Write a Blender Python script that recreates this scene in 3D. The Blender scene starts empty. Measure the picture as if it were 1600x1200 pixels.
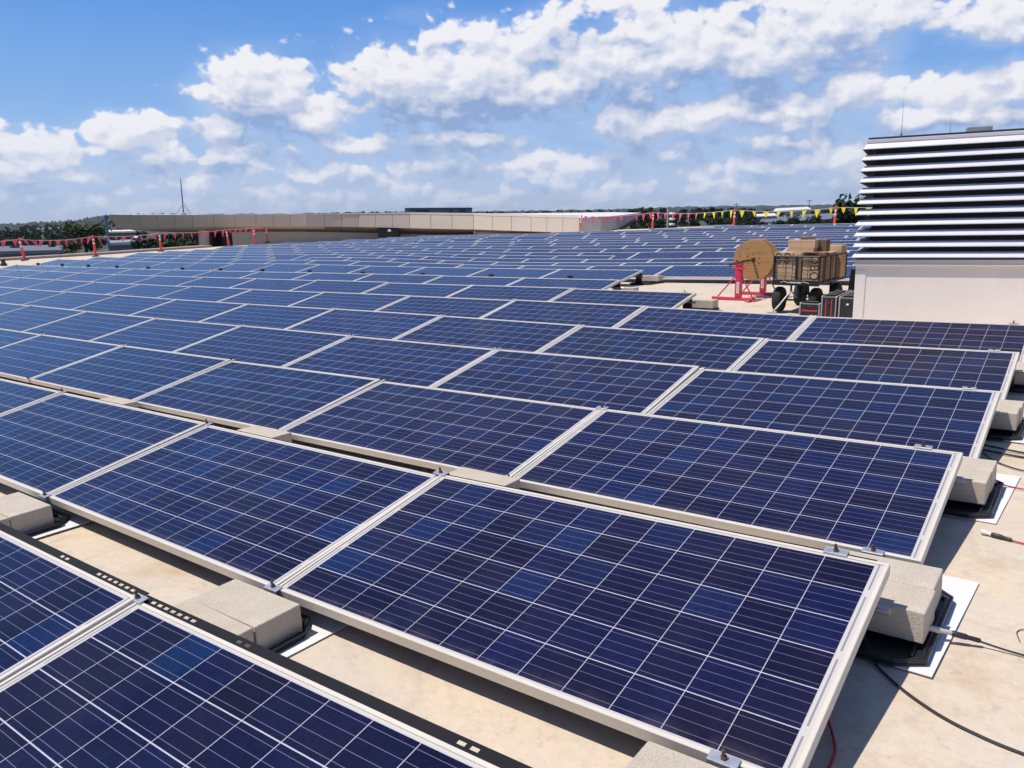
import bpy, bmesh, math, random
from mathutils import Vector, Matrix, Quaternion
R = math.radians
C = bpy.context.scene.collection
scene = bpy.context.scene
random.seed(7)

# ------------------------------------------------------------------ camera
FPX = 1220.48                      # focal length in pixels of a 1600 px wide frame
# rows = camera right / down / forward, columns = world X (along the rows), Y (across the rows), Z (up)
CAMM = ((0.79933784, 0.60070277, -0.01466922),
        (0.11370335, -0.17518336, -0.97794803),
        (-0.59002589, 0.78004293, -0.20833261))
OFF = 0.13                         # low panel edge above the roof
EYE = 1.2958 + OFF                 # eye above the roof datum
right = Vector(CAMM[0]); down = Vector(CAMM[1]); fwd = Vector(CAMM[2])
cam_d = bpy.data.cameras.new('camera')
cam = bpy.data.objects.new('camera', cam_d); C.objects.link(cam)
cam.matrix_world = Matrix.Translation((0, 0, EYE)) @ Matrix((right, -down, -fwd)).transposed().to_4x4()
cam_d.sensor_width = 36; cam_d.lens = 36 * FPX / 1600
cam_d.clip_start = 0.05; cam_d.clip_end = 60000
scene.camera = cam
scene.render.resolution_x = 1024; scene.render.resolution_y = 768

def at(px, py, d):
    """world point seen at photo pixel (px, py) at depth d metres"""
    return Vector((0, 0, EYE)) + right * ((px - 800) / FPX * d) + down * ((py - 600) / FPX * d) + fwd * d

def azel(px, py):
    v = (right * ((px - 800) / FPX) + down * ((py - 600) / FPX) + fwd).normalized()
    return math.degrees(math.atan2(v.x, v.y)), math.degrees(math.asin(v.z))

# ------------------------------------------------------------------ sun and sky
SX, SY = 0.36, 0.35                # horizontal run of a shadow per metre of height
sun_dir = Vector((-SX, -SY, 1)).normalized()       # towards the sun
sl = bpy.data.lights.new('sun', 'SUN'); sl.energy = 4.6; sl.angle = R(0.55); sl.color = (1.0, 0.955, 0.89)
so = bpy.data.objects.new('sun', sl); C.objects.link(so)
so.rotation_euler = sun_dir.to_track_quat('Z', 'Y').to_euler()
SUN_EL = math.asin(sun_dir.z); SUN_AZ = math.atan2(sun_dir.x, sun_dir.y)

scene.view_settings.view_transform = 'Standard'
scene.view_settings.look = 'None'
scene.view_settings.exposure = 0.0
scene.view_settings.gamma = 1.0

class NT:
    """tiny helper to write node graphs as expressions"""
    def __init__(s, tree): s.t = tree; s.n = tree.nodes; s.l = tree.links
    def put(s, sock, v):
        if isinstance(v, bpy.types.NodeSocket): s.l.new(v, sock)
        elif v is not None: sock.default_value = v
    def m(s, op, a, b=None, c=None, clamp=False):
        n = s.n.new('ShaderNodeMath'); n.operation = op; n.use_clamp = clamp
        s.put(n.inputs[0], a)
        if b is not None: s.put(n.inputs[1], b)
        if c is not None: s.put(n.inputs[2], c)
        return n.outputs[0]
    def v(s, op, a, b=None):
        n = s.n.new('ShaderNodeVectorMath'); n.operation = op
        s.put(n.inputs[0], a)
        if b is not None: s.put(n.inputs[1], b)
        return n.outputs['Value'] if op in ('LENGTH', 'DOT_PRODUCT', 'DISTANCE') else n.outputs[0]
    def xyz(s, x=0., y=0., z=0.):
        n = s.n.new('ShaderNodeCombineXYZ'); s.put(n.inputs[0], x); s.put(n.inputs[1], y); s.put(n.inputs[2], z)
        return n.outputs[0]
    def sep(s, v):
        n = s.n.new('ShaderNodeSeparateXYZ'); s.put(n.inputs[0], v); return n.outputs
    def noise(s, vec, scale, detail=4, rough=.5, dist=0., out='Fac', dim='3D'):
        n = s.n.new('ShaderNodeTexNoise'); n.noise_dimensions = dim
        if vec is not None: s.put(n.inputs['Vector'], vec)
        n.inputs['Scale'].default_value = scale; n.inputs['Detail'].default_value = detail
        n.inputs['Roughness'].default_value = rough; n.inputs['Distortion'].default_value = dist
        return n.outputs[out]
    def mix(s, f, a, b, kind='MIX'):
        n = s.n.new('ShaderNodeMix'); n.data_type = 'RGBA'; n.blend_type = kind
        s.put(n.inputs[0], f); s.put(n.inputs[6], col4(a)); s.put(n.inputs[7], col4(b)); return n.outputs[2]
    def rng(s, v, a, b, c=0., d=1., smooth=False):
        n = s.n.new('ShaderNodeMapRange'); n.clamp = True
        if smooth: n.interpolation_type = 'SMOOTHSTEP'
        s.put(n.inputs[0], v)
        for i, q in enumerate((a, b, c, d)): s.put(n.inputs[i + 1], q)
        return n.outputs[0]

def col4(c):
    return (c[0], c[1], c[2], 1.0) if isinstance(c, (tuple, list)) else c

w = bpy.data.worlds.new('World'); scene.world = w; w.use_nodes = True
w.cycles.sampling_method = 'MANUAL'; w.cycles.sample_map_resolution = 512
wt = w.node_tree; wt.nodes.clear(); W = NT(wt)
# cumulus banks: where in the sky (photo pixels turned into azimuth / elevation), half width, half height, strength
BANKS = [(425, 148, 95, 52, 1), (405, 108, 45, 24, 1), (492, 180, 70, 34, 1), (350, 208, 48, 30, 1), (372, 232, 40, 14, .6),
         (640, 122, 110, 52, 1), (735, 120, 150, 68, 1), (830, 130, 110, 64, 1), (700, 176, 150, 26, .8), (705, 58, 45, 14, .8),
         (985, 100, 110, 66, 1), (1080, 78, 130, 58, 1), (1200, 88, 130, 58, .9), (1330, 26, 150, 36, .85), (1290, 78, 90, 36, .8),
         (865, 42, 30, 22, .7), (960, 4, 110, 12, .7), (1560, 24, 52, 26, .8), (1190, 5, 80, 18, .5),
         (195, 206, 66, 26, 1), (158, 232, 32, 14, .9), (262, 195, 30, 12, .6), (45, 222, 75, 24, .9), (60, 248, 60, 20, .7),
         (1000, 196, 80, 36, 1), (1120, 180, 110, 36, 1), (1240, 170, 70, 34, 1), (1330, 142, 72, 34, 1), (1210, 182, 120, 20, .8),
         (1500, 140, 74, 30, 1), (1592, 122, 34, 28, .9), (1470, 182, 110, 20, .9), (1560, 186, 70, 18, .7),
         (720, 218, 120, 22, .8), (560, 232, 74, 20, .8), (455, 242, 28, 14, .6), (845, 244, 50, 24, .8), (900, 262, 70, 18, .6),
         (1050, 246, 70, 20, .7), (1210, 218, 90, 22, .7), (1310, 242, 80, 22, .7), (230, 256, 70, 22, .7), (350, 250, 50, 12, .6),
         (690, 236, 90, 16, .6), (1120, 290, 90, 12, .5), (480, 272, 80, 12, .5), (300, 280, 90, 14, .5), (60, 282, 110, 14, .5)]
grp = bpy.data.node_groups.new('cloud_field', 'ShaderNodeTree')
grp.interface.new_socket('uv', in_out='INPUT', socket_type='NodeSocketVector')
grp.interface.new_socket('field', in_out='OUTPUT', socket_type='NodeSocketFloat')
grp.interface.new_socket('bank', in_out='OUTPUT', socket_type='NodeSocketFloat')
Gn = NT(grp); gi = grp.nodes.new('NodeGroupInput'); go = grp.nodes.new('NodeGroupOutput')
uv = gi.outputs[0]
warp = Gn.noise(uv, .30, 4, .6, 0, 'Color')
wv = Gn.v('MULTIPLY', Gn.v('SUBTRACT', warp, (0.5, 0.5, 0.5)), (3.4, 2.2, 0))
uvw = Gn.v('ADD', uv, wv)
acc = None
for px, py, a, b, s in BANKS:
    u0, v0 = azel(px, py)
    d = Gn.v('LENGTH', Gn.v('MULTIPLY', Gn.v('SUBTRACT', uvw, (u0, v0, 0)), (FPX / (a * 57.3) * .93, FPX / (b * 57.3) * .93, 0)))
    f = Gn.m('MULTIPLY', Gn.m('SUBTRACT', 1.0, d), s)
    acc = f if acc is None else Gn.m('SMOOTH_MAX', acc, f, .25)
uvx = Gn.sep(uv)
# low on the horizon many small clouds, flattened by distance
low = Gn.rng(uvx[1], 3.5, 8.5, .22, -.75)
high = Gn.m('MINIMUM', Gn.rng(uvx[1], 14, 22, -.75, -.22), Gn.rng(uvx[1], 32, 55, .0, -.6))
acc = Gn.m('MAXIMUM', acc, Gn.m('MAXIMUM', low, high))
n1 = Gn.noise(Gn.v('MULTIPLY', uv, (.42, .60, 1)), 1.0, 7, .58)
n2 = Gn.noise(Gn.v('MULTIPLY', uv, (.15, .5, 1)), 1.0, 3, .5)
vo = grp.nodes.new('ShaderNodeTexVoronoi'); vo.feature = 'F1'; vo.inputs['Scale'].default_value = 1.0
vo.inputs['Detail'].default_value = 1.6; vo.inputs['Roughness'].default_value = .5
Gn.put(vo.inputs['Vector'], Gn.v('MULTIPLY', Gn.v('ADD', uv, Gn.v('MULTIPLY', wv, (.35, .35, 0))), (.62, .80, 1)))
puff = Gn.m('MULTIPLY', Gn.m('SUBTRACT', 1.0, vo.outputs['Distance']), .62)
fld = Gn.m('ADD', acc, Gn.m('ADD', puff, Gn.m('ADD', Gn.m('MULTIPLY', Gn.m('SUBTRACT', n1, .5), 1.35), Gn.m('MULTIPLY', Gn.m('SUBTRACT', n2, .5), .9))))
grp.links.new(fld, go.inputs[0])
grp.links.new(Gn.m('ADD', acc, Gn.m('MULTIPLY', Gn.m('SUBTRACT', n2, .5), 1.2)), go.inputs[1])

tc = wt.nodes.new('ShaderNodeTexCoord')
dx, dy, dz = W.sep(tc.outputs['Generated'])
az = W.m('MULTIPLY', W.m('ARCTAN2', dx, dy), 57.2958); el = W.m('MULTIPLY', W.m('ARCSINE', dz), 57.2958)
def field(du, dv):
    g = wt.nodes.new('ShaderNodeGroup'); g.node_tree = grp
    W.put(g.inputs[0], W.xyz(W.m('ADD', az, du), W.m('ADD', el, dv), 0.0)); return g.outputs
o0 = field(0, 0); o1 = field(-.30, .62); o2 = field(.1, 2.4)
F0, F1, F2 = o0[0], o1[0], o2[0]
veil = W.m('MULTIPLY', W.rng(o0[1], -.45, .55, 0, .42, True), W.rng(el, 15, 30, 1, .4))
slope = W.m('SUBTRACT', F0, F1); base = W.m('SUBTRACT', o0[1], o2[1]); slope2 = W.m('SUBTRACT', F0, F2)
lit = W.m('ADD', W.m('ADD', W.rng(slope, -.32, .38, 0, .40), W.rng(base, -.50, .38, 0, .40)), W.rng(slope2, -.6, .8, 0, .22))
core = W.rng(F0, .40, 1.5, 0, .22)
crisp = W.rng(F0, .04, .34, 0, 1, True); softd = W.rng(F0, -.25, .75, 0, .92, True)
lk = W.rng(lit, .30, .60)
dens = W.m('ADD', W.m('MULTIPLY', crisp, lk), W.m('MULTIPLY', softd, W.m('SUBTRACT', 1.0, lk)))
cc = W.mix(W.rng(W.m('SUBTRACT', lit, core), .20, .86), (.28, .40, .66), (.91, .90, .94))
cc = W.mix(W.rng(dens, .10, .7), (.55, .66, .88), cc)
dens = W.m('SUBTRACT', 1.0, W.m('MULTIPLY', W.m('SUBTRACT', 1.0, dens), W.m('SUBTRACT', 1.0, veil)))
far_ = W.rng(el, .5, 7.0, .40, 0, True)
cc = W.mix(far_, cc, (.54, .65, .86))
sky = wt.nodes.new('ShaderNodeTexSky'); sky.sky_type = 'NISHITA'; sky.sun_disc = False
sky.sun_elevation = SUN_EL; sky.sun_rotation = SUN_AZ; sky.air_density = 1.0; sky.dust_density = .3; sky.ozone_density = 1.5
cr = wt.nodes.new('ShaderNodeValToRGB'); r_ = cr.color_ramp
W.put(cr.inputs[0], W.m('DIVIDE', el, 40.0))
stops = [(0, (.43, .55, .78)), (.06, (.37, .53, .82)), (.16, (.24, .46, .86)), (.34, (.10, .31, .80)), (.6, (.055, .20, .62)), (1, (.035, .13, .45))]
r_.elements[0].position = 0; r_.elements[0].color = (*stops[0][1], 1); r_.elements[1].position = 1; r_.elements[1].color = (*stops[-1][1], 1)
for p_, c_ in stops[1:-1]:
    e_ = r_.elements.new(p_); e_.color = (*c_, 1)
bg1 = wt.nodes.new('ShaderNodeBackground'); bg1.inputs[1].default_value = 1.0
k_ = .11
nish = W.v('MULTIPLY', sky.outputs[0], (k_, k_, k_))
W.put(bg1.inputs[0], W.mix(W.rng(el, 20, 60, .85, .3), nish, cr.outputs[0]))
bg2 = wt.nodes.new('ShaderNodeBackground'); W.put(bg2.inputs[0], cc); bg2.inputs[1].default_value = 1.0
ms = wt.nodes.new('ShaderNodeMixShader')
above = W.rng(el, -.2, 2.0, .35, .97)
W.put(ms.inputs[0], W.m('MULTIPLY', dens, above)); W.l.new(bg1.outputs[0], ms.inputs[1]); W.l.new(bg2.outputs[0], ms.inputs[2])
wo = wt.nodes.new('ShaderNodeOutputWorld'); W.l.new(ms.outputs[0], wo.inputs[0])

# ------------------------------------------------------------------ materials
MATS = {}
def mat(name, base, rough=.6, metal=0., var=.12, scale=6., bump=0., bscale=60., spec=.5, coat=0., second=None, smix=(.45, .6), fine=0.):
    """principled material whose colour wanders with noise; second = stain colour"""
    m = bpy.data.materials.new(name); m.use_nodes = True; t = m.node_tree; n = NT(t)
    p = t.nodes['Principled BSDF']
    co = t.nodes.new('ShaderNodeTexCoord').outputs['Object']
    nz = n.noise(co, scale, 5, .6)
    k = n.rng(nz, .25, .75, 1 - var, 1 + var)
    c = n.v('MULTIPLY', base, n.xyz(k, k, k))
    if second is not None:
        c = n.mix(n.rng(n.noise(co, scale * .45, 6, .65, .6), smix[0], smix[1]), c, second)
    if fine:
        g = n.rng(n.noise(co, bscale * 2, 2, .6), .3, .7, 1 - fine, 1 + fine); c = n.v('MULTIPLY', c, n.xyz(g, g, g))
    n.put(p.inputs['Base Color'], c)
    n.put(p.inputs['Roughness'], n.rng(nz, .2, .8, max(rough - .06, .03), min(rough + .06, 1)))
    p.inputs['Metallic'].default_value = metal; p.inputs['Specular IOR Level'].default_value = spec
    p.inputs['Coat Weight'].default_value = coat
    if bump:
        b = t.nodes.new('ShaderNodeBump'); b.inputs['Strength'].default_value = bump; b.inputs['Distance'].default_value = .004
        n.put(b.inputs['Height'], n.noise(co, bscale, 4, .6)); t.links.new(b.outputs[0], p.inputs['Normal'])
    MATS[name] = m; return m

mat('aluminium', (.64, .575, .485), .5, .0, .07, 3, spec=.4)
mat('bright_metal', (.60, .60, .62), .38, .7, .1, 30)
mat('black_plastic', (.018, .018, .020), .42, 0, .3, 8, bump=.2, bscale=90)
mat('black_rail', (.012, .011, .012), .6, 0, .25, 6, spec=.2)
mat('black_rubber', (.016, .016, .017), .8, 0, .3, 10, bump=.3, bscale=40)
mat('block_concrete', (.53, .45, .355), .95, 0, .12, 5, bump=.7, bscale=130, spec=.2, fine=.17, second=(.42, .35, .27), smix=(.5, .72))
mat('slip_fabric', (.72, .70, .68), .8, 0, .05, 5)
mat('red_paint', (.58, .028, .075), .4, 0, .15, 5, coat=.2, second=(.30, .02, .03), smix=(.58, .75))
mat('rusty_steel', (.13, .075, .055), .6, .3, .3, 12)
mat('label_white', (.72, .68, .66), .6, 0, .05)
mat('label_red', (.6, .04, .06), .6, 0, .05)
mat('cone_orange', (.86, .075, .055), .55, 0, .10, 4)
mat('reflective_white', (.78, .74, .72), .4, 0, .1, 10)
mat('pink_flag', (.85, .075, .17), .7, 0, .1, 3)
mat('yellow_flag', (.80, .66, .015), .7, 0, .1, 3)
mat('cord_white', (.62, .55, .50), .8)
mat('orange_ribbon', (.85, .25, .06), .6)
mat('cardboard', (.54, .36, .22), .85, 0, .08, 4, fine=.05)
mat('dark_cardboard', (.17, .105, .065), .85, 0, .12, 4)
mat('print_ink', (.07, .045, .03), .8)
mat('cart_steel', (.014, .014, .016), .45, .2, .2, 8)
mat('grey_metal', (.42, .41, .40), .45, .6, .15, 10)
mat('wall_stucco', (.90, .80, .70), .85, 0, .04, 1.2, bump=.25, bscale=70, second=(.76, .67, .59), smix=(.5, .8))
mat('cap_metal', (.66, .60, .53), .5, .2, .05, 3)
mat('blade_metal', (.66, .635, .66), .45, .1, .05, 2)
mat('louver_dark', (.050, .043, .052), .8, 0, .15, 3)  # on undersides and backing this dark tone carries the shade between blades
mat('fascia_panel', (.50, .41, .32), .6, .0, .06, .5)
mat('fascia_coping', (.74, .68, .62), .5, 0, .05, 1)
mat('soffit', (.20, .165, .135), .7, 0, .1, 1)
mat('under_wall', (.72, .62, .50), .8, 0, .06, .6)
mat('dark_glass', (.012, .013, .016), .12, 0, .1, 1)
mat('vent_black', (.012, .012, .013), .6)
mat('parapet', (.36, .29, .235), .8, 0, .12, 2)
mat('warehouse_roof', (.15, .155, .18), .6, .1, .08, .08)
mat('warehouse_wall', (.17, .16, .16), .8, 0, .1, .1)
mat('warehouse_tan', (.46, .39, .32), .8, 0, .08, .1)
mat('building_grey', (.23, .18, .18), .7, 0, .08, .1)
mat('building_dark', (.03, .035, .05), .3)
mat('house_wall', (.30, .23, .19), .8, 0, .2, .1)
mat('house_roof', (.20, .17, .16), .8, 0, .2, .1)
mat('trunk_bark', (.07, .05, .035), .9, 0, .2, 2)
mat('pole_blue', (.14, .20, .28), .5, .3)
mat('ground_grass', (.035, .045, .022), .95, 0, .3, .02, second=(.16, .15, .12), smix=(.55, .62))
mat('asphalt', (.09, .09, .095), .9, 0, .2, .05)
mat('hill_wood', (.016, .028, .018), .95, 0, .35, .012)
mat('red_cable', (.45, .015, .03), .5)
mat('black_cable', (.03, .028, .032), .5)
mat('cream_plug', (.62, .56, .46), .5)

def wood_mat():
    m = bpy.data.materials.new('spool_wood'); m.use_nodes = True; t = m.node_tree; n = NT(t); p = t.nodes['Principled BSDF']
    co = t.nodes.new('ShaderNodeTexCoord').outputs['Object']
    g = n.noise(n.v('MULTIPLY', co, (3.0, 3.0, 60.0)), 1.0, 5, .6, .4)
    c = n.mix(n.rng(g, .3, .7), (.33, .165, .062), (.47, .265, .105))
    z = n.sep(co)[2]
    plank = n.m('FRACT', n.m('MULTIPLY', n.m('ADD', z, 5.0), 7.0))
    seam = n.m('LESS_THAN', plank, .03)
    c = n.mix(n.m('MULTIPLY', seam, .35), c, (.16, .08, .035))
    c = n.mix(n.rng(n.noise(co, 3.0, 4, .6), .56, .7, 0, .6), c, (.52, .20, .07))
    c = n.mix(n.rng(n.noise(co, 8.0, 5, .7), .54, .70, 0, .5), c, (.20, .11, .055))
    n.put(p.inputs['Base Color'], c); p.inputs['Roughness'].default_value = .8
    MATS['spool_wood'] = m
wood_mat()

def roof_mat():
    m = bpy.data.materials.new('roof_membrane'); m.use_nodes = True; t = m.node_tree; n = NT(t); p = t.nodes['Principled BSDF']
    co = t.nodes.new('ShaderNodeTexCoord').outputs['Object']
    big = n.noise(co, .7, 5, .6, .6); mid = n.noise(co, 2.6, 7, .68, .25); fine = n.noise(co, 30, 4, .7)
    c = n.mix(n.rng(big, .35, .68), (.660, .530, .375), (.610, .520, .430))
    c = n.mix(n.rng(mid, .50, .72, 0, .9), c, (.50, .37, .235))
    c = n.mix(n.rng(n.noise(co, 11, 6, .8, .1), .56, .70, 0, .55), c, (.40, .29, .19))
    k = n.rng(fine, .3, .7, .94, 1.05); c = n.v('MULTIPLY', c, n.xyz(k, k, k))
    # rusty specks and scuffs
    c = n.mix(n.rng(n.noise(co, 17, 5, .75), .66, .73, 0, .65), c, (.26, .15, .09))
    scuff = n.noise(n.v('MULTIPLY', co, (9, 5, 1)), 1.0, 6, .8, .3)
    c = n.mix(n.rng(scuff, .60, .74, 0, .42), c, (.38, .30, .22))
    ring = n.m('ABSOLUTE', n.m('SUBTRACT', n.noise(co, 1.1, 3, .5), .5))
    c = n.mix(n.rng(ring, .0, .012, .22, 0), c, (.40, .31, .22))
    c = n.mix(n.rng(n.noise(co, .45, 3, .5), .52, .66, 0, .35), c, (.50, .44, .39))
    # membrane lap seams
    x, y, z = n.sep(co)
    wob = n.m('MULTIPLY', n.m('SUBTRACT', n.noise(co, .9, 2), .5), .06)
    sy = n.m('ABSOLUTE', n.m('SUBTRACT', n.m('FRACT', n.m('MULTIPLY', n.m('ADD', n.m('ADD', x, wob), 50.93), 1 / 3.05)), .5))
    c = n.mix(n.rng(sy, .0, .0016, .5, 0), c, (.25, .18, .13))
    n.put(p.inputs['Base Color'], c); n.put(p.inputs['Roughness'], n.rng(mid, .3, .7, .62, .8)); p.inputs['Specular IOR Level'].default_value = .3
    b = t.nodes.new('ShaderNodeBump'); b.inputs['Strength'].default_value = .8; b.inputs['Distance'].default_value = .025
    n.put(b.inputs['Height'], n.m('ADD', n.noise(n.v('MULTIPLY', co, (1, 1.5, 1)), 2.2, 4, .5, .6), n.m('MULTIPLY', fine, .06))); t.links.new(b.outputs[0], p.inputs['Normal'])
    MATS['roof_membrane'] = m
roof_mat()

PW, PD, PITCH = 1.973, .992, 1.981
def cell_mat(name='solar_cells'):
    m = bpy.data.materials.new(name); m.use_nodes = True; t = m.node_tree; n = NT(t); p = t.nodes['Principled BSDF']
    co = t.nodes.new('ShaderNodeTexCoord').outputs['Object']; x, y, z = n.sep(co)
    oi = t.nodes.new('ShaderNodeObjectInfo').outputs['Random']
    CP = .1577; mx = (PW - 12 * CP) / 2; my = (PD - 6 * CP) / 2
    u = n.m('DIVIDE', n.m('SUBTRACT', x, mx), CP); v = n.m('DIVIDE', n.m('SUBTRACT', y, my), CP)
    fu = n.m('FRACT', u); fv = n.m('FRACT', v)
    iu = n.m('FLOOR', u); iv = n.m('FLOOR', v)
    wn = t.nodes.new('ShaderNodeTexWhiteNoise'); wn.noise_dimensions = '3D'
    n.put(wn.inputs['Vector'], n.xyz(iu, iv, n.m('MULTIPLY', oi, 97.0)))
    rnd = wn.outputs['Value']; rc = n.sep(wn.outputs['Color'])
    c = n.mix(n.rng(rnd, .0, 1.0), (.0038, .0036, .018), (.0045, .0085, .050))
    c = n.mix(n.rng(rc[1], .78, 1.0, 0, .75), c, (.003, .021, .088))
    c = n.mix(n.rng(rc[2], .6, 1.0, 0, .5), c, (.009, .007, .036))
    # crystal grain of the cells
    vo = t.nodes.new('ShaderNodeTexVoronoi'); n.put(vo.inputs['Vector'], n.v('ADD', co, n.xyz(0, 0, n.m('MULTIPLY', oi, 31.)))); vo.inputs['Scale'].default_value = 75
    gk = n.rng(n.sep(vo.outputs['Color'])[0], 0, 1, .82, 1.2)
    dk = n.rng(n.noise(n.v('ADD', co, n.xyz(0, 0, n.m('MULTIPLY', oi, 50.))), 11, 3, .6), .3, .7, .85, 1.15)
    gk = n.m('MULTIPLY', gk, dk); c = n.v('MULTIPLY', c, n.xyz(gk, gk, gk))
    pk = n.rng(oi, 0, 1, .82, 1.25); c = n.v('MULTIPLY', c, n.xyz(pk, pk, pk))
    c = n.mix(n.rng(n.m('FRACT', n.m('MULTIPLY', oi, 7.3)), .5, 1, 0, .35), c, (.012, .008, .038))
    # busbars along the long side, four to a cell
    bb = n.m('MULTIPLY', n.m('ABSOLUTE', n.m('SUBTRACT', n.m('FRACT', n.m('MULTIPLY', fv, 4.0)), .5)), CP / 4)
    c = n.mix(n.m('MULTIPLY', n.m('LESS_THAN', bb, .0008), .50), c, (.30, .30, .42))
    du = n.m('MULTIPLY', n.m('MINIMUM', fu, n.m('SUBTRACT', 1.0, fu)), CP)
    dv = n.m('MULTIPLY', n.m('MINIMUM', fv, n.m('SUBTRACT', 1.0, fv)), CP)
    line = n.m('MAXIMUM', n.m('LESS_THAN', du, .00125), n.m('LESS_THAN', dv, .0020))
    outx0 = outx = n.m('GREATER_THAN', n.m('ABSOLUTE', n.m('SUBTRACT', x, PW / 2)), 6 * CP + .001)
    outy = n.m('GREATER_THAN', n.m('ABSOLUTE', n.m('SUBTRACT', y, PD / 2)), 3 * CP + .001)
    c = n.mix(line, c, (.47, .455, .50))
    c = n.mix(n.m('MAXIMUM', outx, outy), c, (.56, .51, .46))
    # tinned cross ribbons in the end margins
    side = n.m('GREATER_THAN', x, PW / 2)
    band = n.m('FRACT', n.m('MULTIPLY', n.m('ADD', v, side), .5))
    rb = n.m('MULTIPLY', n.m('LESS_THAN', n.m('ABSOLUTE', n.m('SUBTRACT', band, .5)), .44),
             n.m('LESS_THAN', n.m('ABSOLUTE', n.m('SUBTRACT', n.m('ABSOLUTE', n.m('SUBTRACT', x, PW / 2)), 6 * CP + .012)), .0030))
    c = n.mix(rb, c, (.26, .25, .27))
    # thin film of dust
    dust = n.rng(n.noise(n.v('ADD', co, n.xyz(n.m('MULTIPLY', oi, 13.), 0, 0)), 2.2, 5, .6), .35, .75, .004, .028)
    c = n.mix(dust, c, (.35, .30, .30))
    soil = n.m('MULTIPLY', n.rng(y, .012, .075, 1, 0), n.rng(n.noise(n.v('MULTIPLY', n.v('ADD', co, n.xyz(n.m('MULTIPLY', oi, 9.), 0, 0)), (9, 2.5, 1)), 1.0, 4, .6), .4, .7, .0, .16))
    c = n.mix(soil, c, (.36, .30, .25))
    n.put(p.inputs['Base Color'], c)
    p.inputs['Roughness'].default_value = .13; p.inputs['IOR'].default_value = 1.45; p.inputs['Specular IOR Level'].default_value = .34
    p.inputs['Specular Tint'].default_value = (1.0, .70, .71, 1)
    MATS[name] = m
cell_mat()

def cell_plain():
    pass

def foliage(name, a, b):
    m = bpy.data.materials.new(name); m.use_nodes = True; t = m.node_tree; n = NT(t); p = t.nodes['Principled BSDF']
    g = t.nodes.new('ShaderNodeNewGeometry'); co = t.nodes.new('ShaderNodeTexCoord').outputs['Object']
    r = g.outputs['Random Per Island']
    c = n.mix(r, a, b); k = n.rng(n.noise(co, .5, 3), .3, .7, .75, 1.3); c = n.v('MULTIPLY', c, n.xyz(k, k, k))
    n.put(p.inputs['Base Color'], c); p.inputs['Roughness'].default_value = .7; p.inputs['Specular IOR Level'].default_value = .2
    MATS[name] = m
foliage('leaf_dark', (.010, .019, .009), (.030, .046, .017))
foliage('leaf_green', (.028, .052, .014), (.080, .108, .030))
foliage('leaf_olive', (.060, .062, .022), (.10, .095, .035))

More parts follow.
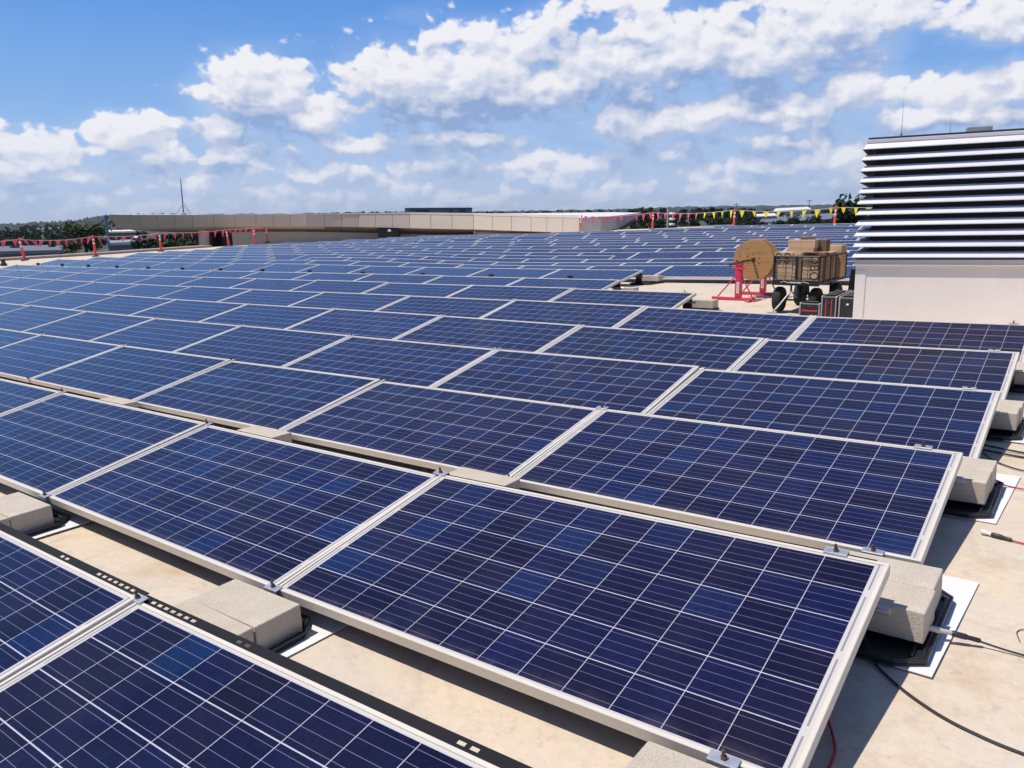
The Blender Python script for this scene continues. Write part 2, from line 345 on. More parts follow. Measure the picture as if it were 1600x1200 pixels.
# ------------------------------------------------------------------ mesh helpers
class MB:
    def __init__(s): s.v = []; s.f = []
    def add(s, vs, fs):
        o = len(s.v); s.v += [tuple(v) for v in vs]; s.f += [tuple(i + o for i in f) for f in fs]; return s
    def box(s, c, size, rot=None):
        hx, hy, hz = size[0] / 2, size[1] / 2, size[2] / 2; c = Vector(c)
        vs = [Vector((x, y, z)) for x in (-hx, hx) for y in (-hy, hy) for z in (-hz, hz)]
        if rot is not None: vs = [rot @ v for v in vs]
        return s.add([v + c for v in vs], [(0, 1, 3, 2), (4, 6, 7, 5), (0, 4, 5, 1), (2, 3, 7, 6), (0, 2, 6, 4), (1, 5, 7, 3)])
    def bbox(s, c, size, b=.004, rot=None):
        """box with chamfered edges"""
        c = Vector(c); h = [q / 2 for q in size]; vs = []; idx = {}
        for sx in (-1, 1):
            for sy in (-1, 1):
                for sz in (-1, 1):
                    for ax in range(3):
                        q = [sx * (h[0] - b), sy * (h[1] - b), sz * (h[2] - b)]
                        q[ax] = (sx, sy, sz)[ax] * h[ax]
                        v = Vector(q); idx[(sx, sy, sz, ax)] = len(vs); vs.append((rot @ v if rot else v) + c)
        fs = []
        for ax in range(3):
            o = [i for i in range(3) if i != ax]
            for s1 in (-1, 1):
                loop = []
                for a, b2 in ((-1, -1), (1, -1), (1, 1), (-1, 1)):
                    k = [0, 0, 0]; k[ax] = s1; k[o[0]] = a; k[o[1]] = b2; loop.append(idx[(k[0], k[1], k[2], ax)])
                fs.append(loop)
            for a in (-1, 1):
                for b2 in (-1, 1):
                    k1 = [0, 0, 0]; k1[ax] = -1; k1[o[0]] = a; k1[o[1]] = b2; k2 = list(k1); k2[ax] = 1
                    fs.append([idx[(*k1, o[0])], idx[(*k2, o[0])], idx[(*k2, o[1])], idx[(*k1, o[1])]])
        for sx in (-1, 1):
            for sy in (-1, 1):
                for sz in (-1, 1): fs.append([idx[(sx, sy, sz, a)] for a in range(3)])
        return s.add(vs, fs)
    def tube(s, pts, r, n=8, closed=False, cap=True):
        pts = [Vector(p) for p in pts]; rs = r if isinstance(r, (list, tuple)) else [r] * len(pts)
        rings = []; prev = None
        for i, p in enumerate(pts):
            if closed: t = (pts[(i + 1) % len(pts)] - pts[i - 1]).normalized()
            else: t = (pts[min(i + 1, len(pts) - 1)] - pts[max(i - 1, 0)]).normalized()
            if prev is None: a = t.orthogonal().normalized()
            else: a = (prev - t * prev.dot(t)).normalized()
            prev = a; b = t.cross(a)
            rings.append([p + (a * math.cos(2 * math.pi * k / n) + b * math.sin(2 * math.pi * k / n)) * rs[i] for k in range(n)])
        vs = [v for rg in rings for v in rg]; fs = []
        m = len(rings)
        for i in range(m if closed else m - 1):
            for k in range(n):
                j = (i + 1) % m; fs.append((i * n + k, i * n + (k + 1) % n, j * n + (k + 1) % n, j * n + k))
        if cap and not closed: fs += [tuple(range(n))[::-1], tuple((m - 1) * n + k for k in range(n))]
        return s.add(vs, fs)
    def cyl(s, a, b, r, n=16): return s.tube([a, b], r, n)
    def lathe(s, prof, n=24, axis='Z', c=(0, 0, 0)):
        c = Vector(c); vs = []; fs = []
        for r, h in prof:
            for k in range(n):
                q = 2 * math.pi * k / n; a, b = r * math.cos(q), r * math.sin(q)
                vs.append(c + Vector({'Z': (a, b, h), 'Y': (a, h, b), 'X': (h, a, b)}[axis]))
        for i in range(len(prof) - 1):
            for k in range(n): fs.append((i * n + k, i * n + (k + 1) % n, (i + 1) * n + (k + 1) % n, (i + 1) * n + k))
        fs += [tuple(range(n))[::-1], tuple((len(prof) - 1) * n + k for k in range(n))]
        return s.add(vs, fs)
    def prism(s, poly, z0, z1):
        n = len(poly)
        return s.add([(x, y, z0) for x, y in poly] + [(x, y, z1) for x, y in poly],
                     [tuple(range(n))[::-1], tuple(range(n, 2 * n))] + [(i, (i + 1) % n, n + (i + 1) % n, n + i) for i in range(n)])
    def mesh(s, name, m, smooth=False):
        me = bpy.data.meshes.new(name); me.from_pydata(s.v, [], s.f); me.materials.append(MATS[m])
        bm = bmesh.new(); bm.from_mesh(me); bmesh.ops.recalc_face_normals(bm, faces=bm.faces); bm.to_mesh(me); bm.free()
        if smooth:
            me.polygons.foreach_set('use_smooth', [True] * len(me.polygons))
            try: me.set_sharp_from_angle(angle=R(35))
            except Exception: pass
        me.update(); return me
    def build(s, name, m, parent=None, smooth=False):
        return obj(name, s.mesh(name, m, smooth), parent)

def obj(name, me, parent=None):
    o = bpy.data.objects.new(name, me); C.objects.link(o)
    if parent is not None: o.parent = parent
    return o
def tag(o, label=None, cat=None, group=None, kind=None):
    if label: o['label'] = label
    if cat: o['category'] = cat
    if group: o['group'] = group
    if kind: o['kind'] = kind
    return o
def thing(name, loc=(0, 0, 0), rz=0., label=None, cat=None, group=None):
    o = bpy.data.objects.new(name, None); C.objects.link(o); o.empty_display_size = .1
    o.location = loc; o.rotation_euler = (0, 0, rz)
    return tag(o, label, cat, group)
def copy_tree(o, parent=None):
    c = o.copy(); C.objects.link(c); c.parent = parent
    for ch in o.children: copy_tree(ch, c)
    return c
def text_mesh(body, size, extrude=.001):
    cu = bpy.data.curves.new('txt', 'FONT'); cu.body = body; cu.size = size; cu.extrude = extrude; cu.align_x = 'CENTER'; cu.align_y = 'CENTER'
    to = bpy.data.objects.new('txt', cu); C.objects.link(to)
    bpy.context.view_layer.update()
    me = bpy.data.meshes.new_from_object(to.evaluated_get(bpy.context.evaluated_depsgraph_get()))
    bpy.data.objects.remove(to); bpy.data.curves.remove(cu)
    return [tuple(v.co) for v in me.vertices], [tuple(p.vertices) for p in me.polygons]

# ------------------------------------------------------------------ roof height field (gentle falls to the drains)
GRID = [
  [-447,-413,-379,-347,-318,-292,-270,-252,-236,-219,-201,-180,-155,-126,-95,-61,-26,11,49,87],
  [-442,-407,-371,-337,-306,-277,-253,-234,-219,-205,-187,-165,-138,-107,-75,-40,-4,34,73,112],
  [-438,-401,-364,-328,-294,-262,-235,-215,-203,-191,-174,-149,-120,-88,-54,-19,18,57,98,139],
  [-434,-396,-358,-320,-283,-248,-217,-195,-186,-178,-160,-132,-101,-68,-34,1,40,81,123,166],
  [-431,-391,-352,-312,-274,-237,-203,-176,-167,-163,-143,-111,-79,-48,-16,20,61,104,149,194],
  [-426,-386,-345,-305,-266,-228,-194,-160,-142,-137,-116,-82,-56,-31,0,37,81,128,176,224],
  [-421,-380,-338,-297,-256,-217,-181,-138,-114,-100,-79,-53,-39,-20,10,51,102,153,204,254],
  [-413,-371,-329,-286,-243,-200,-158,-111,-82,-66,-53,-46,-39,-19,15,65,124,180,233,285],
  [-400,-359,-317,-273,-227,-181,-132,-78,-50,-54,-56,-61,-51,-21,25,87,151,208,262,315],
  [-382,-343,-302,-257,-207,-157,-100,-40,-20,-40,-59,-71,-51,-10,51,119,181,237,290,343],
  [-357,-320,-281,-239,-190,-136,-73,-9,12,-13,-41,-50,-28,22,87,151,209,264,317,370],
  [-324,-288,-253,-216,-165,-101,-35,20,40,16,-10,-10,15,64,122,181,237,291,343,395],
  [-283,-247,-213,-183,-129,-63,-4,47,69,57,40,43,67,109,160,213,266,318,369,419],
  [-235,-200,-164,-146,-103,-35,30,79,98,98,94,101,123,158,201,248,297,346,395,443],
  [-179,-154,-118,-99,-79,-17,51,104,126,137,144,156,177,207,244,286,331,377,423,468],
  [-106,-99,-81,-54,-32,-11,51,111,148,171,187,205,227,255,289,326,367,409,452,495],
  [-12,2,-3,0,40,58,95,138,176,204,228,250,274,301,333,367,404,443,483,523],
  [72,77,74,78,101,121,148,179,212,241,268,293,319,346,376,408,443,479,516,554],
  [145,147,147,152,165,182,203,227,255,282,309,335,362,389,418,449,482,516,550,586],
  [214,215,216,221,229,242,259,279,302,326,352,378,404,431,460,490,521,553,586,619],
  [280,281,283,287,293,303,316,332,351,373,396,421,447,473,501,530,560,591,622,654],
  [346,347,348,351,355,362,372,386,402,421,442,465,489,515,542,570,599,629,659,690],
  [411,411,413,414,417,422,429,440,453,469,488,509,532,557,583,610,638,667,696,726]]
GX0, GDX, GY0, GDY = -32., 2., -2., 1.75
NX, NY = len(GRID), len(GRID[0])
def h(x, y):
    x = max(min(x, 14.), -60.)
    i = int(max(0, min(NX - 2, (x - GX0) // GDX))); j = int(max(0, min(NY - 2, (y - GY0) // GDY)))
    u = (x - GX0) / GDX - i; v = (y - GY0) / GDY - j
    return ((1 - u) * (1 - v) * GRID[i][j] + u * (1 - v) * GRID[i + 1][j] + (1 - u) * v * GRID[i][j + 1] + u * v * GRID[i + 1][j + 1]) / 1000.

# ------------------------------------------------------------------ the setting
def in_poly(x, y, P):
    c = False
    for i in range(len(P)):
        x1, y1 = P[i]; x2, y2 = P[i - 1]
        if (y1 > y) != (y2 > y) and x < (x2 - x1) * (y - y1) / (y2 - y1) + x1: c = not c
    return c
LEFT = [(-40.5, -6), (-43.0, 15.7), (-43.6, 19.2), (-44.0, 21.8), (-44.9, 25.4), (-45.2, 28.6)]     # parapet line
FAR = [(-45.2, 30.2), (-44.0, 34.0), (-41.8, 40.5), (-38.2, 45.2), (-24.0, 46.2), (12.0, 46.5)]
ROOF = LEFT + FAR + [(14, -6)]
def left_x(y):
    for (x1, y1), (x2, y2) in zip(LEFT, LEFT[1:]):
        if y <= y2: return x1 + (x2 - x1) * (y - y1) / (y2 - y1)
    for (x1, y1), (x2, y2) in zip(FAR, FAR[1:]):
        if y <= y2: return x1 + (x2 - x1) * (y - y1) / (y2 - y1)
    return -24
def build_roof():
    ys = []
    y = -6.0
    while y < 46.5: ys.append(y); y += .875
    ys.append(46.5)
    vs = []; fs = []; n = 64
    for y in ys:
        xl = left_x(y) if y < 46.2 else -24.0
        for k in range(n + 1):
            x = xl + (14 - xl) * k / n; vs.append((x, y, h(x, y)))
    for j in range(len(ys) - 1):
        for k in range(n): fs.append((j * (n + 1) + k, j * (n + 1) + k + 1, (j + 1) * (n + 1) + k + 1, (j + 1) * (n + 1) + k))
    m = MB(); m.add(vs, fs)
    # building edge skirt under the roof
    N = len(ROOF); bs = [(x, y, h(x, y) - .01) for x, y in ROOF] + [(x, y, -13.5) for x, y in ROOF]
    m.add(bs, [(i, (i + 1) % N, N + (i + 1) % N, N + i) for i in range(N)])
    o = m.build('roof_deck', 'roof_membrane', smooth=False)
    tag(o, kind='structure')
build_roof()

gp = MB(); S = 16000
gp.add([(-S, -S, -13), (S, -S, -13), (S, S, -13), (-S, S, -13)], [(0, 1, 2, 3)])
tag(gp.build('ground', 'ground_grass'), kind='structure')

def ridge(name, pts, d, base_z, m='hill_wood', rough=3., seed=1, depth=.25):
    """a wooded ridge: crest follows the pixels at distance d, its slopes run down in front and behind"""
    rnd = random.Random(seed); crest = []
    N = 220
    for i in range(N + 1):
        t = i / N * (len(pts) - 1); k = min(int(t), len(pts) - 2); f = t - k
        px = pts[k][0] + (pts[k + 1][0] - pts[k][0]) * f; py = pts[k][1] + (pts[k + 1][1] - pts[k][1]) * f
        p = at(px, py, d); p.z += rnd.uniform(-1, .6) * rough; crest.append(p)
    rows = []
    for s, zf in ((1 - depth, 0), (1 - depth * .5, .45), (1 - depth * .2, .8), (1, 1), (1 + depth * .5, .5), (1 + depth, 0)):
        rows.append([Vector((p.x * s, p.y * s, base_z + (p.z - base_z) * zf + (rnd.uniform(-1, 1) * rough * .5 if 0 < zf < 1 else 0))) for p in crest])
    m_ = MB(); n = N + 1
    m_.add([v for r in rows for v in r], [(j * n + i, j * n + i + 1, (j + 1) * n + i + 1, (j + 1) * n + i) for j in range(len(rows) - 1) for i in range(N)])
    return tag(m_.build(name, m, smooth=True), kind='structure')
ridge('hills', [(-260, 352), (0, 350), (60, 347), (110, 344), (165, 336), (240, 333), (400, 336), (560, 332), (700, 331)], 2600, -13, rough=5, seed=3)
ridge('hills', [(300, 335), (560, 332), (800, 329), (950, 327), (1050, 323), (1200, 321), (1330, 319), (1500, 318), (1800, 315)], 7500, -13, rough=8, seed=5)
ridge('hills', [(560, 334), (760, 332), (900, 329), (980, 326), (1100, 328), (1250, 325), (1400, 324), (1800, 320)], 3800, -13, rough=7, seed=8)

# ------------------------------------------------------------------ solar panels
FR = .0135
def frame_mesh():
    m = MB(); b = .0016
    def ring(o, z): return [(o, o, z), (PW - o, o, z), (PW - o, PD - o, z), (o, PD - o, z)]
    loops = [ring(.0, -.040), ring(.0, -b), ring(b, 0), ring(FR - .001, 0), ring(FR, -.001), ring(FR, -.0055)]
    vs = [v for l in loops for v in l]
    fs = [(i * 4 + k, i * 4 + (k + 1) % 4, (i + 1) * 4 + (k + 1) % 4, (i + 1) * 4 + k) for i in range(5) for k in range(4)]
    m.add(vs, fs)
    lo = ring(.0, -.040) + ring(.028, -.040) + ring(.028, -.037) + ring(.002, -.037)
    m.add(lo, [(i * 4 + k, i * 4 + (k + 1) % 4, (i + 1) * 4 + (k + 1) % 4, (i + 1) * 4 + k) for i in range(3) for k in range(4)])
    return m.mesh('frame', 'aluminium')
def glass_mesh():
    m = MB(); e = FR - .001
    m.box((PW / 2, PD / 2, -.0065), (PW - 2 * e, PD - 2 * e, .004)); return m.mesh('cell_sheet', 'solar_cells')
def clamp_mesh():
    m = MB()
    m.bbox((0, 0, .0045), (.078, .032, .004), .001)
    m.bbox((0, .017, -.006), (.078, .003, .024), .001)
    m.bbox((0, -.0145, .0015), (.078, .003, .006), .001)
    return m.mesh('clamp', 'bright_metal')
def bolt_mesh():
    m = MB(); m.lathe([(.009, .0065), (.009, .014), (.0048, .014), (.005, .032), (.0035, .034)], 6); return m.mesh('bolt', 'rusty_steel')
def rail_mesh():
    """black slotted angle that runs behind the high edge"""
    m = MB(); y0, y1 = PD + .003, PD + .037; z = -.008
    segs = [(.045, 7), (.52, 2), (PW - .60, 2), (PW - .315, 7)]
    slots = []
    for s, n in segs:
        for k in range(n): slots.append((s + k * .039, s + k * .039 + .025))
    ya, yb = y0 + .011, y1 - .011
    def q(xa, xb, a, b): m.box(((xa + xb) / 2, (a + b) / 2, z), (xb - xa, b - a, .002))
    q(-.01, PW + .01, y0, ya - .0001); q(-.01, PW + .01, yb + .0001, y1)
    x = -.01
    for a, b in slots + [(PW + .01, None)]:
        q(x, a, ya, yb)
        x = b if b else x
    m.box((PW / 2, y0 - .0015, z - .021), (PW + .02, .0025, .044))
    return m.mesh('slotted_rail', 'black_rail')
def plain_rail_mesh():
    m = MB(); m.box((PW / 2 - .02, PD + .011, -.010), (PW - .045, .016, .003)); m.box((PW / 2 - .02, PD + .0018, -.032), (PW - .045, .0025, .040)); return m.mesh('rear_rail', 'black_rail')
M_PLAIN = plain_rail_mesh()
M_GAP_SHADE = MB().box((-.004, PD / 2, -.0085), (.0075, PD - .05, .005)).mesh('joint_shade_strip', 'black_rail')  # added black strip, not a real rail: its colour stands for gap shade
M_FRAME, M_GLASS, M_CLAMP, M_BOLT, M_RAIL = frame_mesh(), glass_mesh(), clamp_mesh(), bolt_mesh(), rail_mesh()

TH = R(10)
def joint(x, y, s):
    z0 = h(x, y); sl = h(x, y + 1) - z0
    return Vector((x, y + s * PD * math.cos(TH + sl), z0 + OFF + s * PD * math.sin(TH + sl)))
ROWS = [(0.17, -2.42), (1.66, -.44), (3.15, -.43), (4.61, -.42), (6.09, -.44), (7.57, -2.42), (9.06, -4.41), (10.56, -6.42),
        (13.22, -7.39), (14.78, -9.47), (16.22, -9.44), (17.59, -11.36), (18.93, -11.26), (20.26, -11.18), (21.78, -13.20), (23.22, -13.22), (24.75, -15.22),
        (26.22, -14.35), (27.70, -15.10), (29.18, -14.60), (30.66, -15.40), (32.14, -14.20), (33.62, -15.05), (35.10, -14.4), (36.58, -15.2), (38.06, -14.3)]
KMAX = {0: 1, 1: 0, 2: 0, 3: 0, 4: 0, 5: 1, 6: 0, 7: 0, 8: 0, 12: 0}
LB = [(-20, -31), (10.7, -29.6), (12.4, -32.2), (14.7, -33.3), (18.6, -35.2), (22.7, -36.2), (24.5, -36.9), (27, -34.8), (30, -34.5), (33, -33), (34.3, -31.8), (35.6, -21), (37.2, -18.5), (38.6, -13.5)]
def lb(y):
    for (a, xa), (b, xb) in zip(LB, LB[1:]):
        if a <= y <= b: return xa + (xb - xa) * (y - a) / (b - a)
    return -18
STRIP = [(-34.0, 20.0), (-27.4, 24.7), (-26.2, 26.4), (-24.9, 28.1), (-21.2, 30.6), (-17.5, 33.2), (-13.1, 34.0), (-9.3, 34.6), (10, 35.3)]
def dstrip(x, y):
    best = 9
    for (x1, y1), (x2, y2) in zip(STRIP, STRIP[1:]):
        t = max(0, min(1, ((x - x1) * (x2 - x1) + (y - y1) * (y2 - y1)) / ((x2 - x1) ** 2 + (y2 - y1) ** 2)))
        best = min(best, math.hypot(x - x1 - t * (x2 - x1), y - y1 - t * (y2 - y1)))
    return best
def seen(p, mg=60):
    v = p - Vector((0, 0, EYE)); z = v.dot(fwd)
    if z < .2: return False
    X = 800 + FPX * v.dot(right) / z; Y = 600 + FPX * v.dot(down) / z
    return -mg < X < 1600 + mg and 0 < Y < 1200 + mg
ORD = ['', 'first', 'second', 'third', 'fourth', 'fifth', 'sixth', 'seventh', 'eighth', 'ninth', 'tenth', 'eleventh', 'twelfth', 'thirteenth',
       'fourteenth', 'fifteenth', 'sixteenth', 'seventeenth', 'eighteenth', 'nineteenth', 'twentieth', 'twenty-first', 'twenty-second', 'twenty-third',
       'twenty-fourth', 'twenty-fifth', 'twenty-sixth', 'twenty-seventh', 'twenty-eighth', 'twenty-ninth', 'thirtieth']
cand = []
for r, (y0, x0) in enumerate(ROWS):
    kmax = KMAX.get(r, 9)
    for k in range(kmax, -30, -1):
        xa = x0 + (k - 1) * PITCH; xb = x0 + k * PITCH; xm = (xa + xb) / 2
        if xm < lb(y0) or xb > 3.2: continue
        if r == 10 and k == -6: continue
        if 17 <= r and dstrip(xm, y0 + .5) < .9: continue
        A, B = joint(xa, y0, 0), joint(xb, y0, 0); A1, B1 = joint(xa, y0, 1), joint(xb, y0, 1)
        if not any(seen(p) for p in (A, B, A1, B1, (A + B1) / 2)): continue
        # hidden behind the louvred plant room
        cpx = [(800 + FPX * (p - Vector((0, 0, EYE))).dot(right) / (p - Vector((0, 0, EYE))).dot(fwd)) for p in (A, A1)]
        if y0 > 9 and min(cpx) > 1345: continue
        # size in the picture
        def pr(p):
            v = p - Vector((0, 0, EYE)); z = max(v.dot(fwd), .2); return v.dot(right) / z * FPX, v.dot(down) / z * FPX
        q = [pr(p) for p in (A, B, B1, A1)]
        area = abs(sum(q[i][0] * q[(i + 1) % 4][1] - q[(i + 1) % 4][0] * q[i][1] for i in range(4))) / 2
        cand.append((area, r, k, A, B, A1, B1))
cand.sort(key=lambda c: -c[0])
single = cand[:300]; rest = cand[300:]
def pmat(A, B, A1):
    ex = (B - A).normalized(); ey = (A1 - A); ey = (ey - ex * ey.dot(ex)).normalized(); ez = ex.cross(ey)
    M = Matrix((ex, ey, ez)).transposed().to_4x4(); return Matrix.Translation(A + ex * .004) @ M
by_row = {}
for c in single: by_row.setdefault(c[1], []).append(c)
prnd = random.Random(5)
for r in sorted(by_row):
    ps = sorted(by_row[r], key=lambda c: -c[2])
    for n, (area, _, k, A, B, A1, B1) in enumerate(ps):
        t = thing('solar_panel', cat='solar panel', group='solar panels set out in rows on the roof')
        t.rotation_mode = 'QUATERNION'
        M = pmat(A, B, A1) @ Matrix.Rotation(R(prnd.uniform(-.3, .3)), 4, 'X') @ Matrix.Rotation(R(prnd.uniform(-.06, .06)), 4, 'Z')
        t.matrix_world = M
        rowtxt = 'nearest row' if r == 0 else ('farthest row' if r == len(ROWS) - 1 else ORD[r + 1] + ' row back')
        if r == 0 and n == 0: lab = 'solar panel at the bottom left, right of the perforated rail clamp, nearest row'
        elif r == 0: lab = 'nearest-row solar panel cut off by the left edge, %s from the right' % ORD[n + 1]
        elif r == 1 and n == 0: lab = 'large blue solar panel in the foreground, right end of the second row back'
        elif n == 0 and k == KMAX.get(r, 99): lab = 'solar panel at the right-hand end of the ' + rowtxt
        else: lab = 'blue solar panel, %s from the right in the %s' % (ORD[n + 1], rowtxt)
        t['label'] = lab
        obj('frame', M_FRAME, t); obj('cell_sheet', M_GLASS, t)
        if r <= 8:
            obj('joint_shade_strip', M_GAP_SHADE, t)
            obj('slotted_rail' if r == 0 else 'rear_rail', M_RAIL if r == 0 else M_PLAIN, t)
            end = (k == KMAX.get(r, 99))
            for y, f in ((.004, 1), (PD - .004, -1)):
                xs = [-.004] + ([PW - .17] if end else [])
                for x in xs:
                    c = obj('clamp', M_CLAMP, t); c.location = (x, y - (.006 if f > 0 else -.006), 0); c.rotation_euler = (0, 0, math.pi if f > 0 else 0)
                    obj('bolt', M_BOLT, c)
if rest:
    fv, ff = [], []; gv, gf = [], []
    mesh_f, mesh_g = M_FRAME, M_GLASS
    m = MB(); me = bpy.data.meshes.new('far_panels')
    mats_idx = []
    for c in rest:
        M = pmat(c[3], c[4], c[5])
        for src, mi in ((M_FRAME, 0), (M_GLASS, 1)):
            m.add([M @ v.co for v in src.vertices], [tuple(p.vertices) for p in src.polygons]); mats_idx += [mi] * len(src.polygons)
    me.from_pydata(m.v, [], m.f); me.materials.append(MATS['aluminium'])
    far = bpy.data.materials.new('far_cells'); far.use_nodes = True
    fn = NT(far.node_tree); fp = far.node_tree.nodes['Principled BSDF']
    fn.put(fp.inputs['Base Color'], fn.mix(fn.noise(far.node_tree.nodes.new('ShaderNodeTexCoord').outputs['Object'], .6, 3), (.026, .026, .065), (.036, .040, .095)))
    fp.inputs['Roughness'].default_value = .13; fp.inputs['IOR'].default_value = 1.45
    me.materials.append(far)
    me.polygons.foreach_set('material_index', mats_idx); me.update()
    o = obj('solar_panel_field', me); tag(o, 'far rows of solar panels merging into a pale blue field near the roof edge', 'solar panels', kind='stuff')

# ------------------------------------------------------------------ ballast: slip sheet, plastic tray, concrete blocks
def tray(x, yb, yf, zr, label, wd=.45, slope=(0, 0)):
    """x centre, yb = high edge of the row in front, yf = low edge of the next row"""
    y0, y1 = yb - .10, yf + .04; L = y1 - y0; cy = (y0 + y1) / 2
    t = thing('ballast_tray', (x, cy, zr + .006), 0, label, 'ballast tray', 'black ballast trays under the panel edges')
    hw, hl, c = wd / 2, L / 2, .085
    t.rotation_euler = (slope[1], -slope[0], 0)
    poly = [(-hw + c, -hl), (hw - c, -hl), (hw, -hl + c * .6), (hw, hl - c), (hw - c, hl), (-hw + c, hl), (-hw, hl - c), (-hw, -hl + c * .6)]
    MB().prism(poly, 0, .008).build('tray_base', 'black_plastic', t)
    m = MB(); zt = .024
    m.tube([(a, b, zt - .004) for a, b in poly], .007, 6, closed=True)
    P2 = [(a * .93, b * .94) for a, b in poly]
    m.tube([(a, b, .014) for a, b in P2], .006, 6, closed=True)
    m.build('tray_rim', 'black_plastic', t)
    for sx in (-1, 1):
        m = MB(); m.tube([(sx * (hw - .045), -hl * .8, .012), (sx * (hw - .045), hl * .8, .012)], .007, 6); m.build('tray_rib', 'black_plastic', t)
    # rear leg that carries the high edge of the panel in front
    hz = OFF + PD * math.sin(TH) - .05
    m = MB(); yy = yb - cy - .022
    m.add([(-.10, yy - .012, .008), (.04, yy - .012, .008), (.04, yy + .012, .008), (-.10, yy + .012, .008), (-.085, yy - .006, hz), (.035, yy - .006, hz), (.035, yy + .006, hz), (-.085, yy + .006, hz)],
          [(0, 1, 2, 3), (4, 5, 6, 7), (0, 1, 5, 4), (1, 2, 6, 5), (2, 3, 7, 6), (3, 0, 4, 7)])
    m.build('rear_leg', 'black_plastic', t)
    MB().cyl((-.12, yy - .02, .155), (.112, yy - .02, .155), .013, 10).build('cross_bolt', 'bright_metal', t, True)
    m = MB(); m.bbox((0, hl - .055, .045), (.10, .03, .075), .003); m.build('front_foot', 'black_plastic', t)
    return t
def sheet(x, y0, y1, zr, label, wd=.52, rz=0., slope=(0, 0)):
    o = MB(); n = 6
    vs = []; 
    for j in range(n + 1):
        for i in range(n + 1):
            vs.append((-wd / 2 + wd * i / n, (y1 - y0) * (j / n - .5), .003 + random.uniform(0, .0015)))
    o.add(vs, [(j * (n + 1) + i, j * (n + 1) + i + 1, (j + 1) * (n + 1) + i + 1, (j + 1) * (n + 1) + i) for j in range(n) for i in range(n)])
    ob = o.build('slip_sheet', 'slip_fabric'); ob.location = (x, (y0 + y1) / 2, zr); ob.rotation_euler = (slope[1], -slope[0], rz)
    md = ob.modifiers.new('thick', 'SOLIDIFY'); md.thickness = .003; md.offset = 1
    tag(ob, label, 'slip sheet', 'white slip sheets under the ballast trays'); return ob
BLK = MB().bbox((0, 0, .055), (.396, .196, .11), .003).mesh('concrete_block', 'block_concrete')
def block(x, y, z, rz, label):
    o = obj('concrete_block', BLK); o.location = (x, y, z); o.rotation_euler = (0, 0, rz)
    tag(o, label, 'concrete block', 'concrete ballast blocks'); return o
def ballast(x, r, where, sheets=True, dy=0., dbl=True, yf=None, shift=0.):
    yb = ROWS[r][0] + PD * math.cos(TH); yn = yf if yf else ROWS[r + 1][0]; zr = h(x, (yb + yn) / 2) + .004
    ym = (yb + yn) / 2; slope = (math.atan((h(x + .4, ym) - h(x - .4, ym)) / .8), math.atan((h(x, ym + .4) - h(x, ym - .4)) / .8))
    if sheets: sheet(x + .01, yb - .09, yn + .20, zr + .001, 'white slip sheet ' + where, rz=R(-2.5), slope=slope)
    tray(x, yb, yn, zr, 'black ballast tray ' + where, slope=slope)
    yc = yn - .05 + dy; lift = .018 if r == 0 else .042
    for i, nm in ((0, 'rear'), (1, 'front')):
        if i == 1 and not dbl: continue
        y = yc - .099 - i * .199
        b = block(x + shift + random.uniform(-.006, .006), y, zr + lift + (y - ym) * slope[1], 0, '%s concrete block %s' % (nm, where))
        b.rotation_euler = (slope[1], -slope[0], random.uniform(-.015, .015))
ballast(-2.415, 0, 'beside the perforated rail at lower left', dy=.02)
ballast(-4.40, 0, 'at the left edge of the photo', dy=.0)
ballast(-.60, 0, 'at the bottom edge, under the foreground panel', dy=.02)
ballast(-.54, 1, 'at the near right end, by the plug connector', dy=-.04)
ballast(-2.42, 1, 'under the clamp behind the foreground panel', dy=.02, shift=-.09)
ballast(-4.40, 1, 'behind the second row, third joint from its right end', dy=.02)
ballast(-6.38, 1, 'behind the second row, fourth joint from its right end', dy=.02)
ballast(-.52, 2, 'ending the third row, by the red wire', dy=-.02)
ballast(-.52, 3, 'ending the fourth row, under the thin cable', dy=-.02)
ballast(-.50, 4, 'at the right edge of the photo behind the fifth row', dy=-.02)
ballast(-4.50, 6, 'on bare roof before the red stand', sheets=False, yf=10.56, dbl=False, dy=.02)
ballast(-6.45, 7, 'on bare roof ending the eighth row', sheets=False, yf=12.1, dbl=False, dy=-.2)
ballast(-7.45, 8, 'on bare roof ending the ninth row', sheets=False, dbl=False, dy=.04)
ballast(-11.3, 12, 'at the far right end of the thirteenth row', sheets=False, dbl=False)
# small black caps that peep over the eighth row
for n, k in enumerate(range(0, 13)):
    x = -8.38 - k * PITCH; y = 13.02
    m = MB(); m.lathe([(.07, 0), (.07, .02), (.045, .03), (.045, .20), (.07, .21), (.065, .235), (.02, .25)], 12)
    o = m.build('roof_post', 'black_plastic', smooth=True); o.location = (x, y, h(x, y))
    tag(o, 'short black post peeping over the eighth row, %s from the right' % ORD[n + 1], 'post', 'short black posts in the aisle behind the eighth row')

